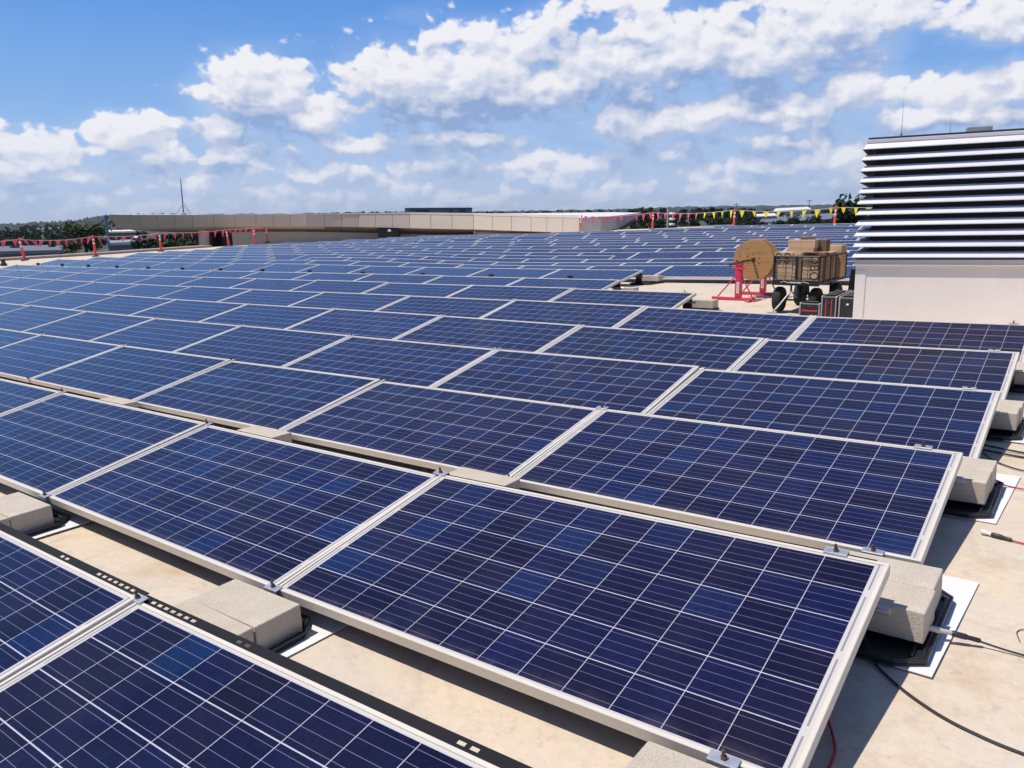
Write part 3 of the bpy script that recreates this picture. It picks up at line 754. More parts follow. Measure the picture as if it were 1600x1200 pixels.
# ------------------------------------------------------------------ cables on the roof
def bez(pts, n=10):
    out = []; P = [Vector(p) for p in pts]
    for i in range(len(P) - 1):
        p0 = P[max(i - 1, 0)]; p1 = P[i]; p2 = P[i + 1]; p3 = P[min(i + 2, len(P) - 1)]
        for k in range(n):
            t = k / n
            out.append(.5 * ((2 * p1) + (-p0 + p2) * t + (2 * p0 - 5 * p1 + 4 * p2 - p3) * t * t + (-p0 + 3 * p1 - 3 * p2 + p3) * t ** 3))
    out.append(P[-1]); return out
def rp(x, y, z): return (x, y, h(x, y) + z)
def cable(name, pts, r, m, label, plug=None, cat='cable'):
    t = thing(name, rp(pts[0][0], pts[0][1], pts[0][2]), 0, label, cat)
    o = Vector(t.location)
    P = [Vector(rp(*p)) - o for p in pts]
    MB().tube(bez(P), r, 8).build('wire', m, t, True)
    for plug_ in ([] if not plug else (plug if isinstance(plug, list) else [plug])):
        a, b, mats = plug_; a = Vector(rp(*a)) - o; b = Vector(rp(*b)) - o
        d = (b - a); mm = MB(); mm.tube([a, a + d * .06, a + d * .5, a + d * .55, b - d * .06, b], [.008, .0105, .0105, .008, .0085, .005], 10)
        mm.build('plug', mats, t, True)
    return t
cable('black_cable', [(-.31, 2.79, .045), (-.23, 2.82, .03), (-.10, 2.83, .012), (.10, 2.82, .008), (.5, 2.76, .006), (1.2, 2.7, .006)], .0036, 'black_cable',
      'black cable with cream and black plug running right from the near tray', [((-.345, 2.765, .058), (-.272, 2.80, .042), 'cream_plug'), ((-.275, 2.80, .042), (-.19, 2.826, .026), 'black_cable')])
cable('black_cable', [(-.56, 2.60, .05), (-.50, 2.58, .02), (-.42, 2.49, .008), (-.30, 2.385, .006), (-.16, 2.31, .006), (.05, 2.27, .006), (.6, 2.25, .006)], .0046, 'black_cable',
      'black cable curving from under the foreground panel to the lower right')
cable('red_cable', [(-.50, 2.15, .02), (-.44, 2.02, .012), (-.43, 1.9, .008), (-.40, 1.80, .008), (-.36, 1.6, .008), (-.36, 1.3, .008)], .0046, 'red_cable',
      'red cable hanging beside the right edge of the foreground panel')
cable('red_cable', [(-.255, 3.862, .012), (-.20, 3.85, .010), (-.16, 3.84, .008), (-.05, 3.83, .006), (.3, 3.83, .006), (1., 3.9, .006)], .0036, 'red_cable',
      'short red wire with a black and white connector on the open roof', [((-.31, 3.874, .017), (-.268, 3.865, .014), 'label_white'), ((-.268, 3.865, .014), (-.19, 3.848, .011), 'black_cable')])
cable('red_cable', [(-.60, 4.52, .05), (-.36, 4.57, .03), (-.24, 4.58, .012), (.0, 4.56, .008), (.6, 4.5, .006)], .0036, 'red_cable', 'straight red wire by the white slip sheet of the third row')
cable('black_cable', [(-.60, 5.30, .04), (-.40, 5.28, .02), (-.2, 5.26, .008), (.2, 5.22, .008), (.9, 5.1, .006)], .006, 'black_cable', 'upper of two thick black cables at the right end of the fourth row')
cable('black_cable', [(-.60, 5.22, .03), (-.42, 5.20, .015), (-.2, 5.17, .006), (.2, 5.12, .006), (.9, 5.0, .006)], .006, 'black_cable', 'lower of two thick black cables at the right end of the fourth row')
cable('black_cable', [(-.50, 5.20, .04), (-.40, 5.06, .01), (-.30, 4.95, .008), (-.20, 4.90, .008), (.0, 4.89, .008), (.5, 4.86, .006)], .004, 'black_cable',
      'thin black cable looping below the two thick ones', ((-.20, 4.90, .01), (-.09, 4.893, .01), 'black_cable'))
cable('black_cable', [(-.50, 5.62, .06), (-.42, 5.78, .13), (-.34, 5.92, .15), (-.22, 5.98, .145), (.0, 5.9, .10), (.3, 5.8, .01)], .004, 'black_cable', 'thin dark cable arching over the block at the fourth row')
cable('wire_scrap', [(-.085, 2.93, .004), (-.10, 3.0, .006), (-.07, 3.03, .01), (-.02, 3.02, .004)], .0018, 'rusty_steel', 'bent bit of rusty wire lying on the roof', cat='wire')
# ------------------------------------------------------------------ louvred plant room on the right
PH = R(10)
pr_o = thing('plant_room', (-2.28, 9.6, 0), 0, 'cream plant room wall with stacked white louvre blades above it', 'louvred enclosure')
pr_o.rotation_euler = (0, -.010, PH)
ZB = EYE - .60; ZT = EYE + .775; LEN, DEP = 5.0, 3.2
def lring(o, z, x0=0., x1=LEN, y0=0., y1=DEP): return [(x0 - o, y0 - o, z), (x1 + o, y0 - o, z), (x1 + o, y1 + o, z), (x0 - o, y1 + o, z)]
def lofts(loops, cap=True):
    m = MB(); n = len(loops)
    m.add([v for l in loops for v in l], [(i * 4 + k, i * 4 + (k + 1) % 4, (i + 1) * 4 + (k + 1) % 4, (i + 1) * 4 + k) for i in range(n - 1) for k in range(4)] + ([(0, 3, 2, 1), tuple((n - 1) * 4 + k for k in range(4))] if cap else []))
    return m
lofts([lring(0, -.3), lring(0, ZB)]).build('base_wall', 'wall_stucco', pr_o)
m = MB(); m.box((1.72, -.0015, ZB / 2 - .02), (.004, .003, ZB - .04)); m.build('wall_joint', 'parapet', pr_o)
m = MB(); m.box((.055, -.004, ZB / 2 - .1), (.105, .007, ZB + .1)); m.build('corner_trim', 'wall_stucco', pr_o)
lofts([lring(.010, ZB - .004), lring(.035, ZB), lring(.035, ZB + .014), lring(.022, ZB + .018), lring(.022, ZB + .055), lring(.03, ZB + .058), lring(.03, ZB + .072), lring(-.02, ZB + .080)]).build('wall_cap', 'cap_metal', pr_o)
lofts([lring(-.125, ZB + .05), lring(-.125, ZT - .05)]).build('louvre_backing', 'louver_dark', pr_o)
NB = 11
zz0 = ZB + .112; step = (ZT - .075 - zz0) / (NB - 1)
for i in range(NB):
    z = zz0 + i * step; o = .050 - i * .0042
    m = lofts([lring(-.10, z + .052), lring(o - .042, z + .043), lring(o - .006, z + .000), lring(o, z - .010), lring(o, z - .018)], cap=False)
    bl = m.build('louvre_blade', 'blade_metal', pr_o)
    lofts([lring(o - .001, z - .019), lring(o - .052, z + .030), lring(-.10, z + .040), lring(-.11, z + .044)], cap=False).build('blade_underside_shade', 'louver_dark', bl)  # underside coloured dark to stand for the shade below each blade
m = MB()
for k in range(9):
    m.box((.16 + k * .56, .112, (ZB + ZT) / 2), (.02, .02, ZT - ZB - .12))
m.build('louvre_post', 'louver_dark', pr_o)
lofts([lring(-.04, ZT - .030), lring(-.03, ZT - .02), lring(-.03, ZT + .008), lring(-.06, ZT + .02)]).build('roof_edge', 'blade_metal', pr_o)
lofts([lring(-.05, ZT + .018), lring(-.04, ZT + .022), lring(-.04, ZT + .034), lring(-.2, ZT + .045)]).build('roof_sheet', 'louver_dark', pr_o)
m = MB(); m.bbox((1.12, .45, ZT + .075), (.24, .3, .06), .006); m.build('roof_hatch', 'grey_metal', pr_o)
for x, y, hh_ in ((.36, .35, .36), (.85, .7, .17)):
    m = MB(); m.cyl((x, y, ZT + .03), (x, y, ZT + .09), .012, 8); m.tube([(x, y, ZT + .08), (x, y, ZT + .09 + hh_)], [.0035, .0015], 6); m.build('aerial', 'grey_metal', pr_o)

# ------------------------------------------------------------------ cable spool on its red stands
zf = h(-4.5, 12.3)
AX = 0.60
sp = thing('cable_spool', (-4.42, 12.28, zf), 0, 'wooden cable spool with orange-brown flanges held between two red stands', 'cable spool')
def disc(y, seed):
    m = MB(); rnd = random.Random(seed); R0 = .318; n = 48
    m.lathe([(.036, y - .013), (R0 - .004, y - .013), (R0, y - .009), (R0, y + .009), (R0 - .004, y + .013), (.036, y + .013)], n, 'Y', (0, 0, AX))
    m.f = m.f[:-2]; o = (len(m.v) - 6 * n)
    m.f += [(5 * n + k, 5 * n + (k + 1) % n, (k + 1) % n, k) for k in range(n)]
    return m
for y, s in ((-.11, 1), (.13, 2)):
    d = disc(y, s).build('flange', 'spool_wood', sp, True)
    if y < 0:
        m = MB()
        for a, r_, q in ((20, .10, .010), (100, .09, .008), (150, .11, .011), (215, .10, .007), (330, .105, .011), (120, .20, .008), (165, .22, .009), (300, .17, .006)):
            m.lathe([(q, y - .0150), (q, y - .012)], 10, 'Y', (math.cos(R(a)) * r_, 0, AX + math.sin(R(a)) * r_))
        m.build('bolt_holes', 'vent_black', d)
m = MB(); m.lathe([(.16, -.095), (.16, .115)], 32, 'Y', (0, 0, AX)); m.build('drum', 'spool_wood', sp, True)
m = MB(); m.lathe([(.20, -.09), (.235, -.06), (.235, .09), (.20, .11)], 32, 'Y', (0, 0, AX)); m.build('wound_cable', 'rusty_steel', sp, True)
def reel_stand(x, y, label, flip=1):
    t = thing('reel_stand', (x, y, h(x, y)), 0, label, 'reel stand', 'red steel reel stands')
    m = MB(); m.bbox((0, 0, .30), (.095, .07, .50), .004); m.build('mast', 'red_paint', t)
    m = MB(); m.bbox((-.08, 0, .025), (.68, .06, .046), .004); m.build('foot_bar', 'red_paint', t)
    m = MB(); m.bbox((.23, .02, .014), (.16, .34, .022), .003); m.build('base_plate', 'red_paint', t)
    m = MB(); m.tube([(-.34, 0, .04), (-.05, 0, .38)], .011, 8); m.build('brace', 'red_paint', t)
    m = MB(); m.tube([(.23, 0, .04), (.03, 0, .40)], .011, 8); m.build('brace', 'red_paint', t)
    m = MB(); m.bbox((0, -.005, .565), (.10, .075, .05), .004); m.bbox((.045, -.005, .60), (.018, .075, .05), .003); m.bbox((-.045, -.005, .60), (.018, .075, .05), .003); m.build('cradle', 'red_paint', t)
    m = MB(); m.tube([(-.07, -.02, .49), (-.02, -.035, .49), (.06, -.06, .495), (.13, -.07, .50)], .008, 6); m.bbox((-.085, -.02, .49), (.04, .03, .04), .003); m.build('crank_handle', 'red_paint', t)
    m = MB(); m.box((0, -.0370, .20), (.042, .003, .17)); lb_ = m.build('sticker', 'label_white', t)
    m = MB()
    for k in range(7): m.box((0, -.0390, .14 + k * .02), (.018 + (k * 7 % 3) * .004, .0016, .007))
    m.build('sticker_print', 'label_red', lb_)
    return t
reel_stand(-4.50, 11.80, 'nearer red reel stand, in front of the spool at left')
reel_stand(-4.44, 12.72, 'farther red reel stand, behind the spool at right')
m = MB(); m.tube([(-4.46, 11.30, zf + AX - .03), (-4.43, 11.8, zf + AX), (-4.42, 12.9, zf + AX + .01)], .019, 10)
tag(m.build('spool_axle', 'rusty_steel', smooth=True), 'rusty steel axle bar passed through the wooden spool', 'axle bar')

# ------------------------------------------------------------------ garden cart loaded with boxes
ct = thing('garden_cart', (-3.24, 11.16, h(-3.2, 11.1)), 0, 'black steel garden cart with wire sides on four wheels', 'cart')
CW, CL, CZ, CH_ = .61, 1.30, .42, .33
m = MB(); m.bbox((0, 0, CZ - .015), (CW, CL, .03), .004)
m.bbox((0, -CL / 2 - .003, CZ - .01), (CW, .02, .075), .004); m.build('bed', 'cart_steel', ct)
def wire_side(name, a, b, nv, nh):
    a = Vector(a); b = Vector(b); m = MB(); up = Vector((0, 0, CH_)); n = (b - a).normalized().cross(Vector((0, 0, 1)))
    for p in (a, b): m.tube([p, p + up], .013, 6)
    m.tube([a, b], .012, 6); m.tube([a + up, b + up], .013, 6); m.tube([a + up * .86, b + up * .86], .008, 6)
    for k in range(1, nv): q = a + (b - a) * k / nv; m.tube([q, q + up], .0035 if k % (nv // 2 or 1) else .016, 5)
    for k in range(1, nh): q = up * k / nh; m.tube([a + q, b + q], .0028, 5)
    return m.build(name, 'cart_steel', ct)
x0, x1, y0c, y1c = -CW / 2 + .012, CW / 2 - .012, -CL / 2 + .012, CL / 2 - .012
wire_side('wire_side', (x0, y0c, CZ), (x1, y0c, CZ), 4, 3); wire_side('wire_side', (x0, y1c, CZ), (x1, y1c, CZ), 8, 5)
def slat_side(x):
    m = MB(); up = CH_
    for k in range(6):
        y = y0c + (y1c - y0c) * k / 5; m.box((x, y, CZ + up / 2), (.012, .045, up))
    m.tube([(x, y0c, CZ + up), (x, y1c, CZ + up)], .013, 6)
    for k in range(1, 5): m.tube([(x, y0c, CZ + up * k / 5), (x, y1c, CZ + up * k / 5)], .0028, 5)
    m.build('slatted_side', 'cart_steel', ct)
slat_side(x0); slat_side(x1)
m = MB()
for sx in (-.14, .12):
    m.tube([(sx - .05, -CL / 2 - .018, CZ - .012), (sx - .01, -CL / 2 - .024, CZ + .006), (sx + .06, -CL / 2 - .02, CZ - .014)], .006, 6)
m.bbox((0, -CL / 2 - .018, CZ - .01), (.15, .008, .018), .002)
m.build('latch', 'grey_metal', ct)
for wx, wy in ((-.25, -.50), (.22, -.46), (-.25, .42), (.24, .42)):
    wr = .170
    w_ = MB().lathe([(.09, -.055), (.125, -.062), (.155, -.052), (wr, -.026), (wr, .026), (.155, .052), (.125, .062), (.09, .055)], 28, 'X', (0, 0, 0)).build('wheel', 'black_rubber', ct, True)
    w_.location = (wx, wy, wr)
    r_ = MB().lathe([(.02, -.055), (.03, -.045), (.088, -.03), (.092, 0), (.088, .03), (.03, .045), (.02, .055)], 20, 'X').build('rim', 'cart_steel', w_, True)
m = MB()
m.tube([(-.25, -.49, .165), (.22, -.46, .165)], .012, 8); m.tube([(-.25, .42, .165), (.24, .42, .165)], .012, 8)
m.tube([(-.10, -.5, .38), (-.10, -.49, .30), (-.16, -.49, .18)], .014, 8); m.tube([(.12, -.5, .38), (.12, -.47, .30), (.14, -.47, .18)], .014, 8)
m.tube([(-.16, .42, .40), (-.16, .42, .17)], .014, 8); m.tube([(.16, .42, .40), (.16, .42, .17)], .014, 8); m.tube([(0, -.5, .17), (0, .42, .17)], .010, 8)
m.build('axle_frame', 'cart_steel', ct, True)
m = MB(); m.tube([(-.02, -.50, .20), (-.06, -.62, .30), (-.16, -.82, .10), (-.20, -.92, .03)], .011, 8); m.tube([(-.26, -.93, .03), (-.14, -.91, .03)], .011, 8); m.build('pull_handle', 'grey_metal', ct, True)

zb = h(-3.2, 11.1)
def carton(loc, size, mname, label, rz=0., name='cardboard_box', cat='cardboard box'):
    t = thing(name, loc, rz, label, cat, 'cardboard boxes on the cart')
    m = MB(); m.bbox((0, 0, size[2] / 2), size, .003); m.build('carton', mname, t)
    m = MB(); m.box((.003, -size[1] / 2 - .0006, size[2] / 2), (.0025, .001, size[2] * .96)); m.box((0, -size[1] / 2 - .0006, size[2] * .80), (size[0] * .94, .001, .002)); m.build('crease', 'dark_cardboard', t)
    m = MB(); m.box((0, 0, size[2] + .0006), (.045, size[1] * .98, .001)); m.build('tape', 'cardboard', t)
    return t
def print_on(t, size, cols, word=None):
    """ink marks on the front (-Y) face of a carton"""
    m = MB(); yf = -size[1] / 2 - .0012
    for (cx, cz, r) in cols:
        m.tube([(cx + r * math.cos(q * math.pi / 8), yf, cz + r * math.sin(q * math.pi / 8)) for q in range(16)], .0065, 5, closed=True)
    return m, yf
# left carton with rings and chequered print
s1 = (.235, .40, .38); b1 = carton((-3.42, 10.735, zb + CZ + .002), s1, 'cardboard', 'patterned cardboard box at the left front of the cart, rings printed on it')
m, yf = print_on(b1, s1, [(-.07, .345, .030), (-.07, .272, .030), (.045, .345, .030), (.045, .272, .030)])
for i in range(13):
    for j in range(11):
        if j > 7 and (i % 3): continue
        z = .03 + j * .022
        if (i + j) % 2 == 0: m.box((-.10 + i * .0165, yf, z), (.012, .001, .0065), Matrix.Rotation(R(38 if (i // 2) % 2 else -38), 3, 'Y'))
for xx in (-.035, -.028, .082, .09): m.box((xx, yf, .33), (.004, .001, .05))
m.build('printed_pattern', 'print_ink', b1)
s2 = (.10, .40, .375); b2 = carton((-3.245, 10.74, zb + CZ + .002), s2, 'cardboard', 'narrow patterned cardboard box in the middle of the cart front')
m = MB()
for i in range(5):
    for j in range(15):
        if (i + j) % 2 == 0: m.box((-.036 + i * .018, -s2[1] / 2 - .0012, .03 + j * .022), (.012, .001, .005), Matrix.Rotation(R(35 if i % 2 else -35), 3, 'Y'))
m.build('printed_pattern', 'print_ink', b2)
s3 = (.20, .40, .33); b3 = carton((-3.07, 10.745, zb + CZ + .002), s3, 'cardboard', 'cardboard box at the right front of the cart printed OBO')
tv, tf = text_mesh('OBO', .15, .0008)
m = MB()
vv = []
for (a, b_, c_) in tv:      # letters read downwards
    vv.append((.045 + b_, -s3[1] / 2 - .0012 - c_, .185 - a))
m.add(vv, tf); m.build('lettering', 'print_ink', b3)
m = MB()
for i in range(4):
    for j in range(13):
        if (i + j) % 2 == 0: m.box((-.085 + i * .016, -s3[1] / 2 - .0012, .03 + j * .023), (.012, .001, .0065), Matrix.Rotation(R(35 if i % 2 else -35), 3, 'Y'))
m.box((-.012, -s3[1] / 2 - .0012, .16), (.003, .001, .30)); m.box((.0, -s3[1] / 2 - .0012, .16), (.003, .001, .30)); m.build('printed_pattern', 'print_ink', b3)
carton((-3.24, 11.23, zb + CZ + .002), (.50, .50, .36), 'cardboard', 'large cardboard box behind the printed ones on the cart')
carton((-3.16, 11.62, zb + CZ + .002), (.44, .26, .44), 'cardboard', 'tall cardboard box at the rear end of the cart')
carton((-3.24, 10.80, zb + CZ + .3795), (.33, .30, .055), 'cardboard', 'flat cardboard box lying across the printed boxes')
carton((-3.235, 10.80, zb + CZ + .436), (.35, .30, .105), 'cardboard', 'wide plain cardboard box on top of the load')
carton((-3.015, 10.90, zb + CZ + .385), (.11, .16, .155), 'dark_cardboard', 'small dark cardboard box at the right on top of the load')
carton((-2.99, 10.76, zb + CZ + .340), (.13, .14, .04), 'dark_cardboard', 'flat dark cardboard box beside the plain top box')
t = carton((-3.25, 10.80, zb + CZ + .5425), (.085, .12, .032), 'dark_cardboard', 'small open brown packet on the very top of the load', .3, 'brown_packet', 'packet')
m = MB(); m.box((.09, .0, .012), (.11, .10, .022), Matrix.Rotation(R(7), 3, 'Y')); m.build('flap', 'dark_cardboard', t)

# ------------------------------------------------------------------ black cases by the plant room wall
def case(x, y, size, label, rz, stripes=(), vertical=True, edge='L'):
    z = h(x, y); t = thing('equipment_case', (x, y, z), rz, label, 'equipment case', 'black equipment cases by the plant room')
    m = MB(); m.bbox((0, 0, size[2] / 2), size, .012); m.build('shell', 'black_plastic', t)
    m = MB(); f = -size[1] / 2
    for sx in (-1, 1):
        m.bbox((sx * size[0] / 2, f - .002, size[2] / 2), (.018, .016, size[2] + .006), .002)
        m.bbox((sx * size[0] / 2, 0, size[2]), (.018, size[1], .012), .002)
    m.build('metal_edge', 'grey_metal', t)
    if stripes:
        m = MB()
        for s in stripes:
            if vertical: m.box((s, f - .002, size[2] * .5), (.009, .004, size[2] * .78))
            else: m.box((0, f - .002, s), (size[0] * .8, .004, .018))
        m.build('red_stripe', 'label_red', t)
    m = MB()
    for k in range(4): m.bbox((0, f + .12 + k * .18, size[2] + .010), (size[0] * .72, .05, .020), .004)
    m.build('top_ribs', 'black_plastic', t)
    m = MB(); m.bbox((0, f - .004, size[2] * .72), (.03, .012, .02), .003); m.build('latch', 'bright_metal' if not stripes else 'black_plastic', t)
    return t
case(-2.715, 10.55, (.165, .95, .30), 'tall black case with two upright red stripes left of the wall', R(4), (-.035, .03))
case(-2.485, 10.50, (.185, .95, .30), 'tall black case with a bright latch nearest the wall', R(4))
case(-3.02, 10.55, (.24, .24, .165), 'low black case with one level red stripe beside the tall ones', R(3), (.07,), False)
t = thing('panel_offcut', (-2.80, 12.1, h(-2.8, 12.1)), R(-8), 'dark navy board leaning upright behind the black cases', 'board')
m = MB(); m.bbox((0, 0, .24), (.34, .02, .48), .003, Matrix.Rotation(R(-12), 3, 'X')); m.build('board', 'dark_glass', t)
m = MB(); m.bbox((0, -.004, .01), (.35, .03, .02), .003); m.build('edge_strip', 'grey_metal', t)

# ------------------------------------------------------------------ delineator posts and pennant strings
CH0 = 1.06
def make_post():
    t = thing('delineator_post', cat='traffic post', group='orange delineator posts along the roof edge')
    MB().lathe([(.20, 0), (.20, .03), (.12, .05), (.075, .07)], 8).build('rubber_base', 'black_rubber', t)
    MB().lathe([(.068, .05), (.050, .60), (.043, CH0 - .10), (.030, CH0 - .08), (.030, CH0 - .03), (.045, CH0 - .02), (.045, CH0), (.015, CH0 + .01)], 14).build('post_tube', 'cone_orange', t, True)
    for z in (.62, .80):
        MB().lathe([(.0535, z), (.0520, z + .10)], 14).build('reflective_band', 'reflective_white', t, True)
    return t
POSTS = [((39, 407), 37.3, 'leaning orange post, leftmost on the roof edge', (-.13, 0)), ((150, 401), 39.6, 'orange post with a black base, second from the left', (-.04, 0)),
         ((252, 393), 43.6, 'orange post in front of the dark gap under the canopy', (0, 0)), ((358, 385), 48.0, 'leaning orange post by the dark glass under the canopy', (-.09, 0)),
         ((399, 382), 49.6, 'left one of two orange posts close together by the pale wall', (-.04, 0)), ((418, 379), 51.5, 'right one of two orange posts close together by the pale wall', (-.03, 0)),
         ((906, 364), 47.8, 'orange post in front of the canopy corner', (.10, 0)), ((1019, 359), 47.1, 'orange post right of the canopy tip', (.06, 0)),
         ((1146, 358), 42.0, 'orange post where the pennants have turned yellow', (.04, 0)), ((1303, 356), 39.5, 'orange post nearest the plant room, tied with orange ribbon', (.04, 0))]
proto = None; tops = []
for i, (px, d, lab, lean) in enumerate(POSTS):
    p = at(px[0], px[1], d)
    if proto is None: proto = make_post(); t = proto
    else: t = copy_tree(proto)
    t.location = p; t['label'] = lab
    q = Quaternion(fwd, lean[0]) if lean[0] else Quaternion()
    t.rotation_mode = 'QUATERNION'; t.rotation_quaternion = q
    tops.append(p + q @ Vector((0, 0, CH0 - .05)))
m = MB(); m.tube([(0, -.05, CH0 - .05), (.05, -.05, CH0 + .02), (.11, -.06, CH0 - .06), (.06, -.05, CH0 - .16), (0, -.05, CH0 - .08), (-.10, -.05, CH0 - .13)], .022, 5)
m.build('tied_ribbon', 'orange_ribbon', t)
frnd = random.Random(4)
def pennants(A, B, n, mats, label, sag=.10, ext=0., w0=.24, h0=.42, wind=.35, skip=.0):
    t = thing('pennant_string', A, 0, label, 'pennant string', 'pennant strings between the orange posts')
    O = Vector(A); L = (B - A)
    def P(s): return L * s + Vector((0, 0, -sag * 4 * s * (1 - s)))
    MB().tube([P(k / 24) for k in range(25)], .011, 5).build('cord', 'cord_white', t)
    dirn = L.normalized(); nrm = dirn.cross(Vector((0, 0, 1))).normalized()
    for k in range(n):
        s = (k + .6) / n; c = P(s); mt = mats(k) if callable(mats) else mats
        hw = w0 / 2 * frnd.uniform(.55, 1.12); hh_ = h0 * frnd.uniform(.72, 1.08); tip = dirn * (hw * frnd.uniform(-1, 1) * wind * 1.6) + nrm * frnd.uniform(-.12, .2) * wind - Vector((0, 0, hh_))
        a = c - dirn * hw; b = c + dirn * hw; mid = (a + b) / 2 * .5 + (c + tip) * .5 + nrm * frnd.uniform(-.04, .04); th_ = nrm * .003
        l1 = a * .5 + (c + tip) * .5 + nrm * frnd.uniform(-.02, .02); r1 = b * .5 + (c + tip) * .5
        m = MB(); V = [a, b, r1, c + tip, l1]
        m.add([v - th_ for v in V] + [v + th_ for v in V], [(0, 1, 2, 4), (4, 2, 3), (5, 9, 7, 6), (9, 8, 7), (0, 5, 6, 1), (1, 6, 7, 2), (2, 7, 8, 3), (3, 8, 9, 4), (4, 9, 5, 0)])
        m.build('pennant', mt, t)
    return t
pennants(at(-60, 379, 36.5), tops[0], 5, 'pink_flag', 'pink pennants running in from the left edge of the photo', .05, wind=.3)
pennants(tops[0], tops[1], 9, 'pink_flag', 'pink pennants between the leftmost orange post and the next', .12, wind=.9, h0=.36)
pennants(tops[1], tops[2], 8, 'pink_flag', 'pink pennants across the white warehouse, second span from the left', .08, wind=.9, h0=.34)
pennants(tops[2], tops[3], 8, 'pink_flag', 'pink pennants across the dark gap under the canopy', .06)
pennants(tops[3], tops[4], 5, 'pink_flag', 'pink pennants on the short span under the soffit', .02, h0=.34)
pennants(tops[4], tops[5], 6, 'pink_flag', 'bunched pink pennants between the two close posts', .03, h0=.30)
pennants(tops[6], tops[7], 10, 'pink_flag', 'pink pennants in front of the canopy tip', .10)
pennants(tops[7], tops[8], 10, lambda k: 'pink_flag' if k < 6 else 'yellow_flag', 'pennants turning from pink to yellow in mid span', .12)
pennants(tops[8], tops[9], 8, 'yellow_flag', 'yellow pennants in front of the big pale warehouse roof', .14, w0=.27, h0=.40)
pennants(tops[9], at(1430, 322, 36.5), 6, 'yellow_flag', 'yellow pennants leading behind the louvred plant room', .04, w0=.27, h0=.40)

# ------------------------------------------------------------------ big canopy building beyond the panels
cb = thing('canopy_building', at(600, 360, 55), 0, 'long low building with a beige panelled canopy edge beyond the panels', 'building')
CO = Vector(cb.location)
TOPL = [(170, 335.5, 52), (215, 336, 51), (300, 336, 50.5), (400, 335.6, 50.6), (480, 335, 51), (560, 334.5, 52), (640, 334.5, 52.5), (740, 336.5, 52), (830, 339, 50), (905, 341, 48)]
BOTL = [(183, 357, 52.6), (222, 357.5, 51.5), (302, 355.5, 50.9), (400, 353.5, 50.8), (480, 353.5, 51.1), (560, 354.5, 52), (640, 356.5, 52.4), (740, 358.5, 51.8), (830, 361.5, 49.8), (905, 364.5, 47.8)]
T_ = [at(*p) - CO for p in TOPL]; B_ = [at(*p) - CO for p in BOTL]
def lerp_line(P, n):
    out = []
    for i in range(len(P) - 1):
        for k in range(n): out.append(P[i].lerp(P[i + 1], k / n))
    out.append(P[-1]); return out
Tn, Bn = lerp_line(T_, 3), lerp_line(B_, 3)
# one cladding panel after another with open joints
backv = Vector((-.59, .78, 0)) * .06
jm = MB()
for i in range(len(Tn) - 1):
    a, b, c, d = Tn[i], Tn[i + 1], Bn[i + 1], Bn[i]
    g = .010
    def L_(p, q, s): return p + (q - p) * s
    q = [L_(a, b, g), L_(a, b, 1 - g), L_(d, c, 1 - g), L_(d, c, g)]
    jm.add(q + [v + backv for v in q], [(0, 1, 2, 3), (0, 4, 5, 1), (1, 5, 6, 2), (2, 6, 7, 3), (3, 7, 4, 0), (4, 7, 6, 5)])
jm.build('fascia', 'fascia_panel', cb)
m = MB(); n = len(Tn); bv = backv * .6
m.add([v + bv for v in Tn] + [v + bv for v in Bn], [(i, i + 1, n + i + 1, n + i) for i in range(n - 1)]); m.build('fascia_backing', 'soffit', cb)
dep = Vector((-.59, .78, 0)) * 14
m = MB(); up = Vector((0, 0, .03))
m.add([v + up for v in Tn] + [v + up + dep + Vector((0, 0, .06)) for v in Tn] + [v - Vector((0, 0, .0)) for v in Tn], [(i, i + 1, n + i + 1, n + i) for i in range(n - 1)] + [(i, i + 1, 2 * n + i + 1, 2 * n + i) for i in range(n - 1)])
m.build('canopy_roof', 'fascia_coping', cb)
# light coping band along the nearer right part
m = MB(); k0 = 12
for i in range(k0, n - 1):
    a, b = Tn[i], Tn[i + 1]; z0 = Vector((0, 0, .0)); o = -backv * .35
    s = (i - k0) / (n - k0); e = (i + 1 - k0) / (n - k0)
    m.add([a + o, b + o, b + o + Vector((0, 0, .03 + .17 * e)), a + o + Vector((0, 0, .03 + .17 * s)), a - o * 4, b - o * 4, b - o * 4 + Vector((0, 0, .03 + .2 * e)), a - o * 4 + Vector((0, 0, .03 + .2 * s))],
          [(0, 1, 2, 3), (3, 2, 6, 7), (4, 5, 6, 7)])
m.build('coping_band', 'fascia_coping', cb)
# underside: slants back under the prow, then level soffit
U_ = []
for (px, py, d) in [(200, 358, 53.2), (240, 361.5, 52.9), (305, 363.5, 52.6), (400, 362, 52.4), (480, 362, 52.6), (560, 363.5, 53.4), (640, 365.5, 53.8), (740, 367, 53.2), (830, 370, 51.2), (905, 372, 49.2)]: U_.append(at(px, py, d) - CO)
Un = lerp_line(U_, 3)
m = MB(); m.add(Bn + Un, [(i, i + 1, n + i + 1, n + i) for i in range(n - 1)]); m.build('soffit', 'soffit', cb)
m = MB(); m.add([Bn[i] - Vector((0, 0, .004)) for i in range(14)] + [Bn[i].lerp(Un[i], .45) - Vector((0, 0, .016)) for i in range(14)], [(i, i + 1, 15 + i, 14 + i) for i in range(13)]); m.build('fascia_return', 'fascia_panel', cb)
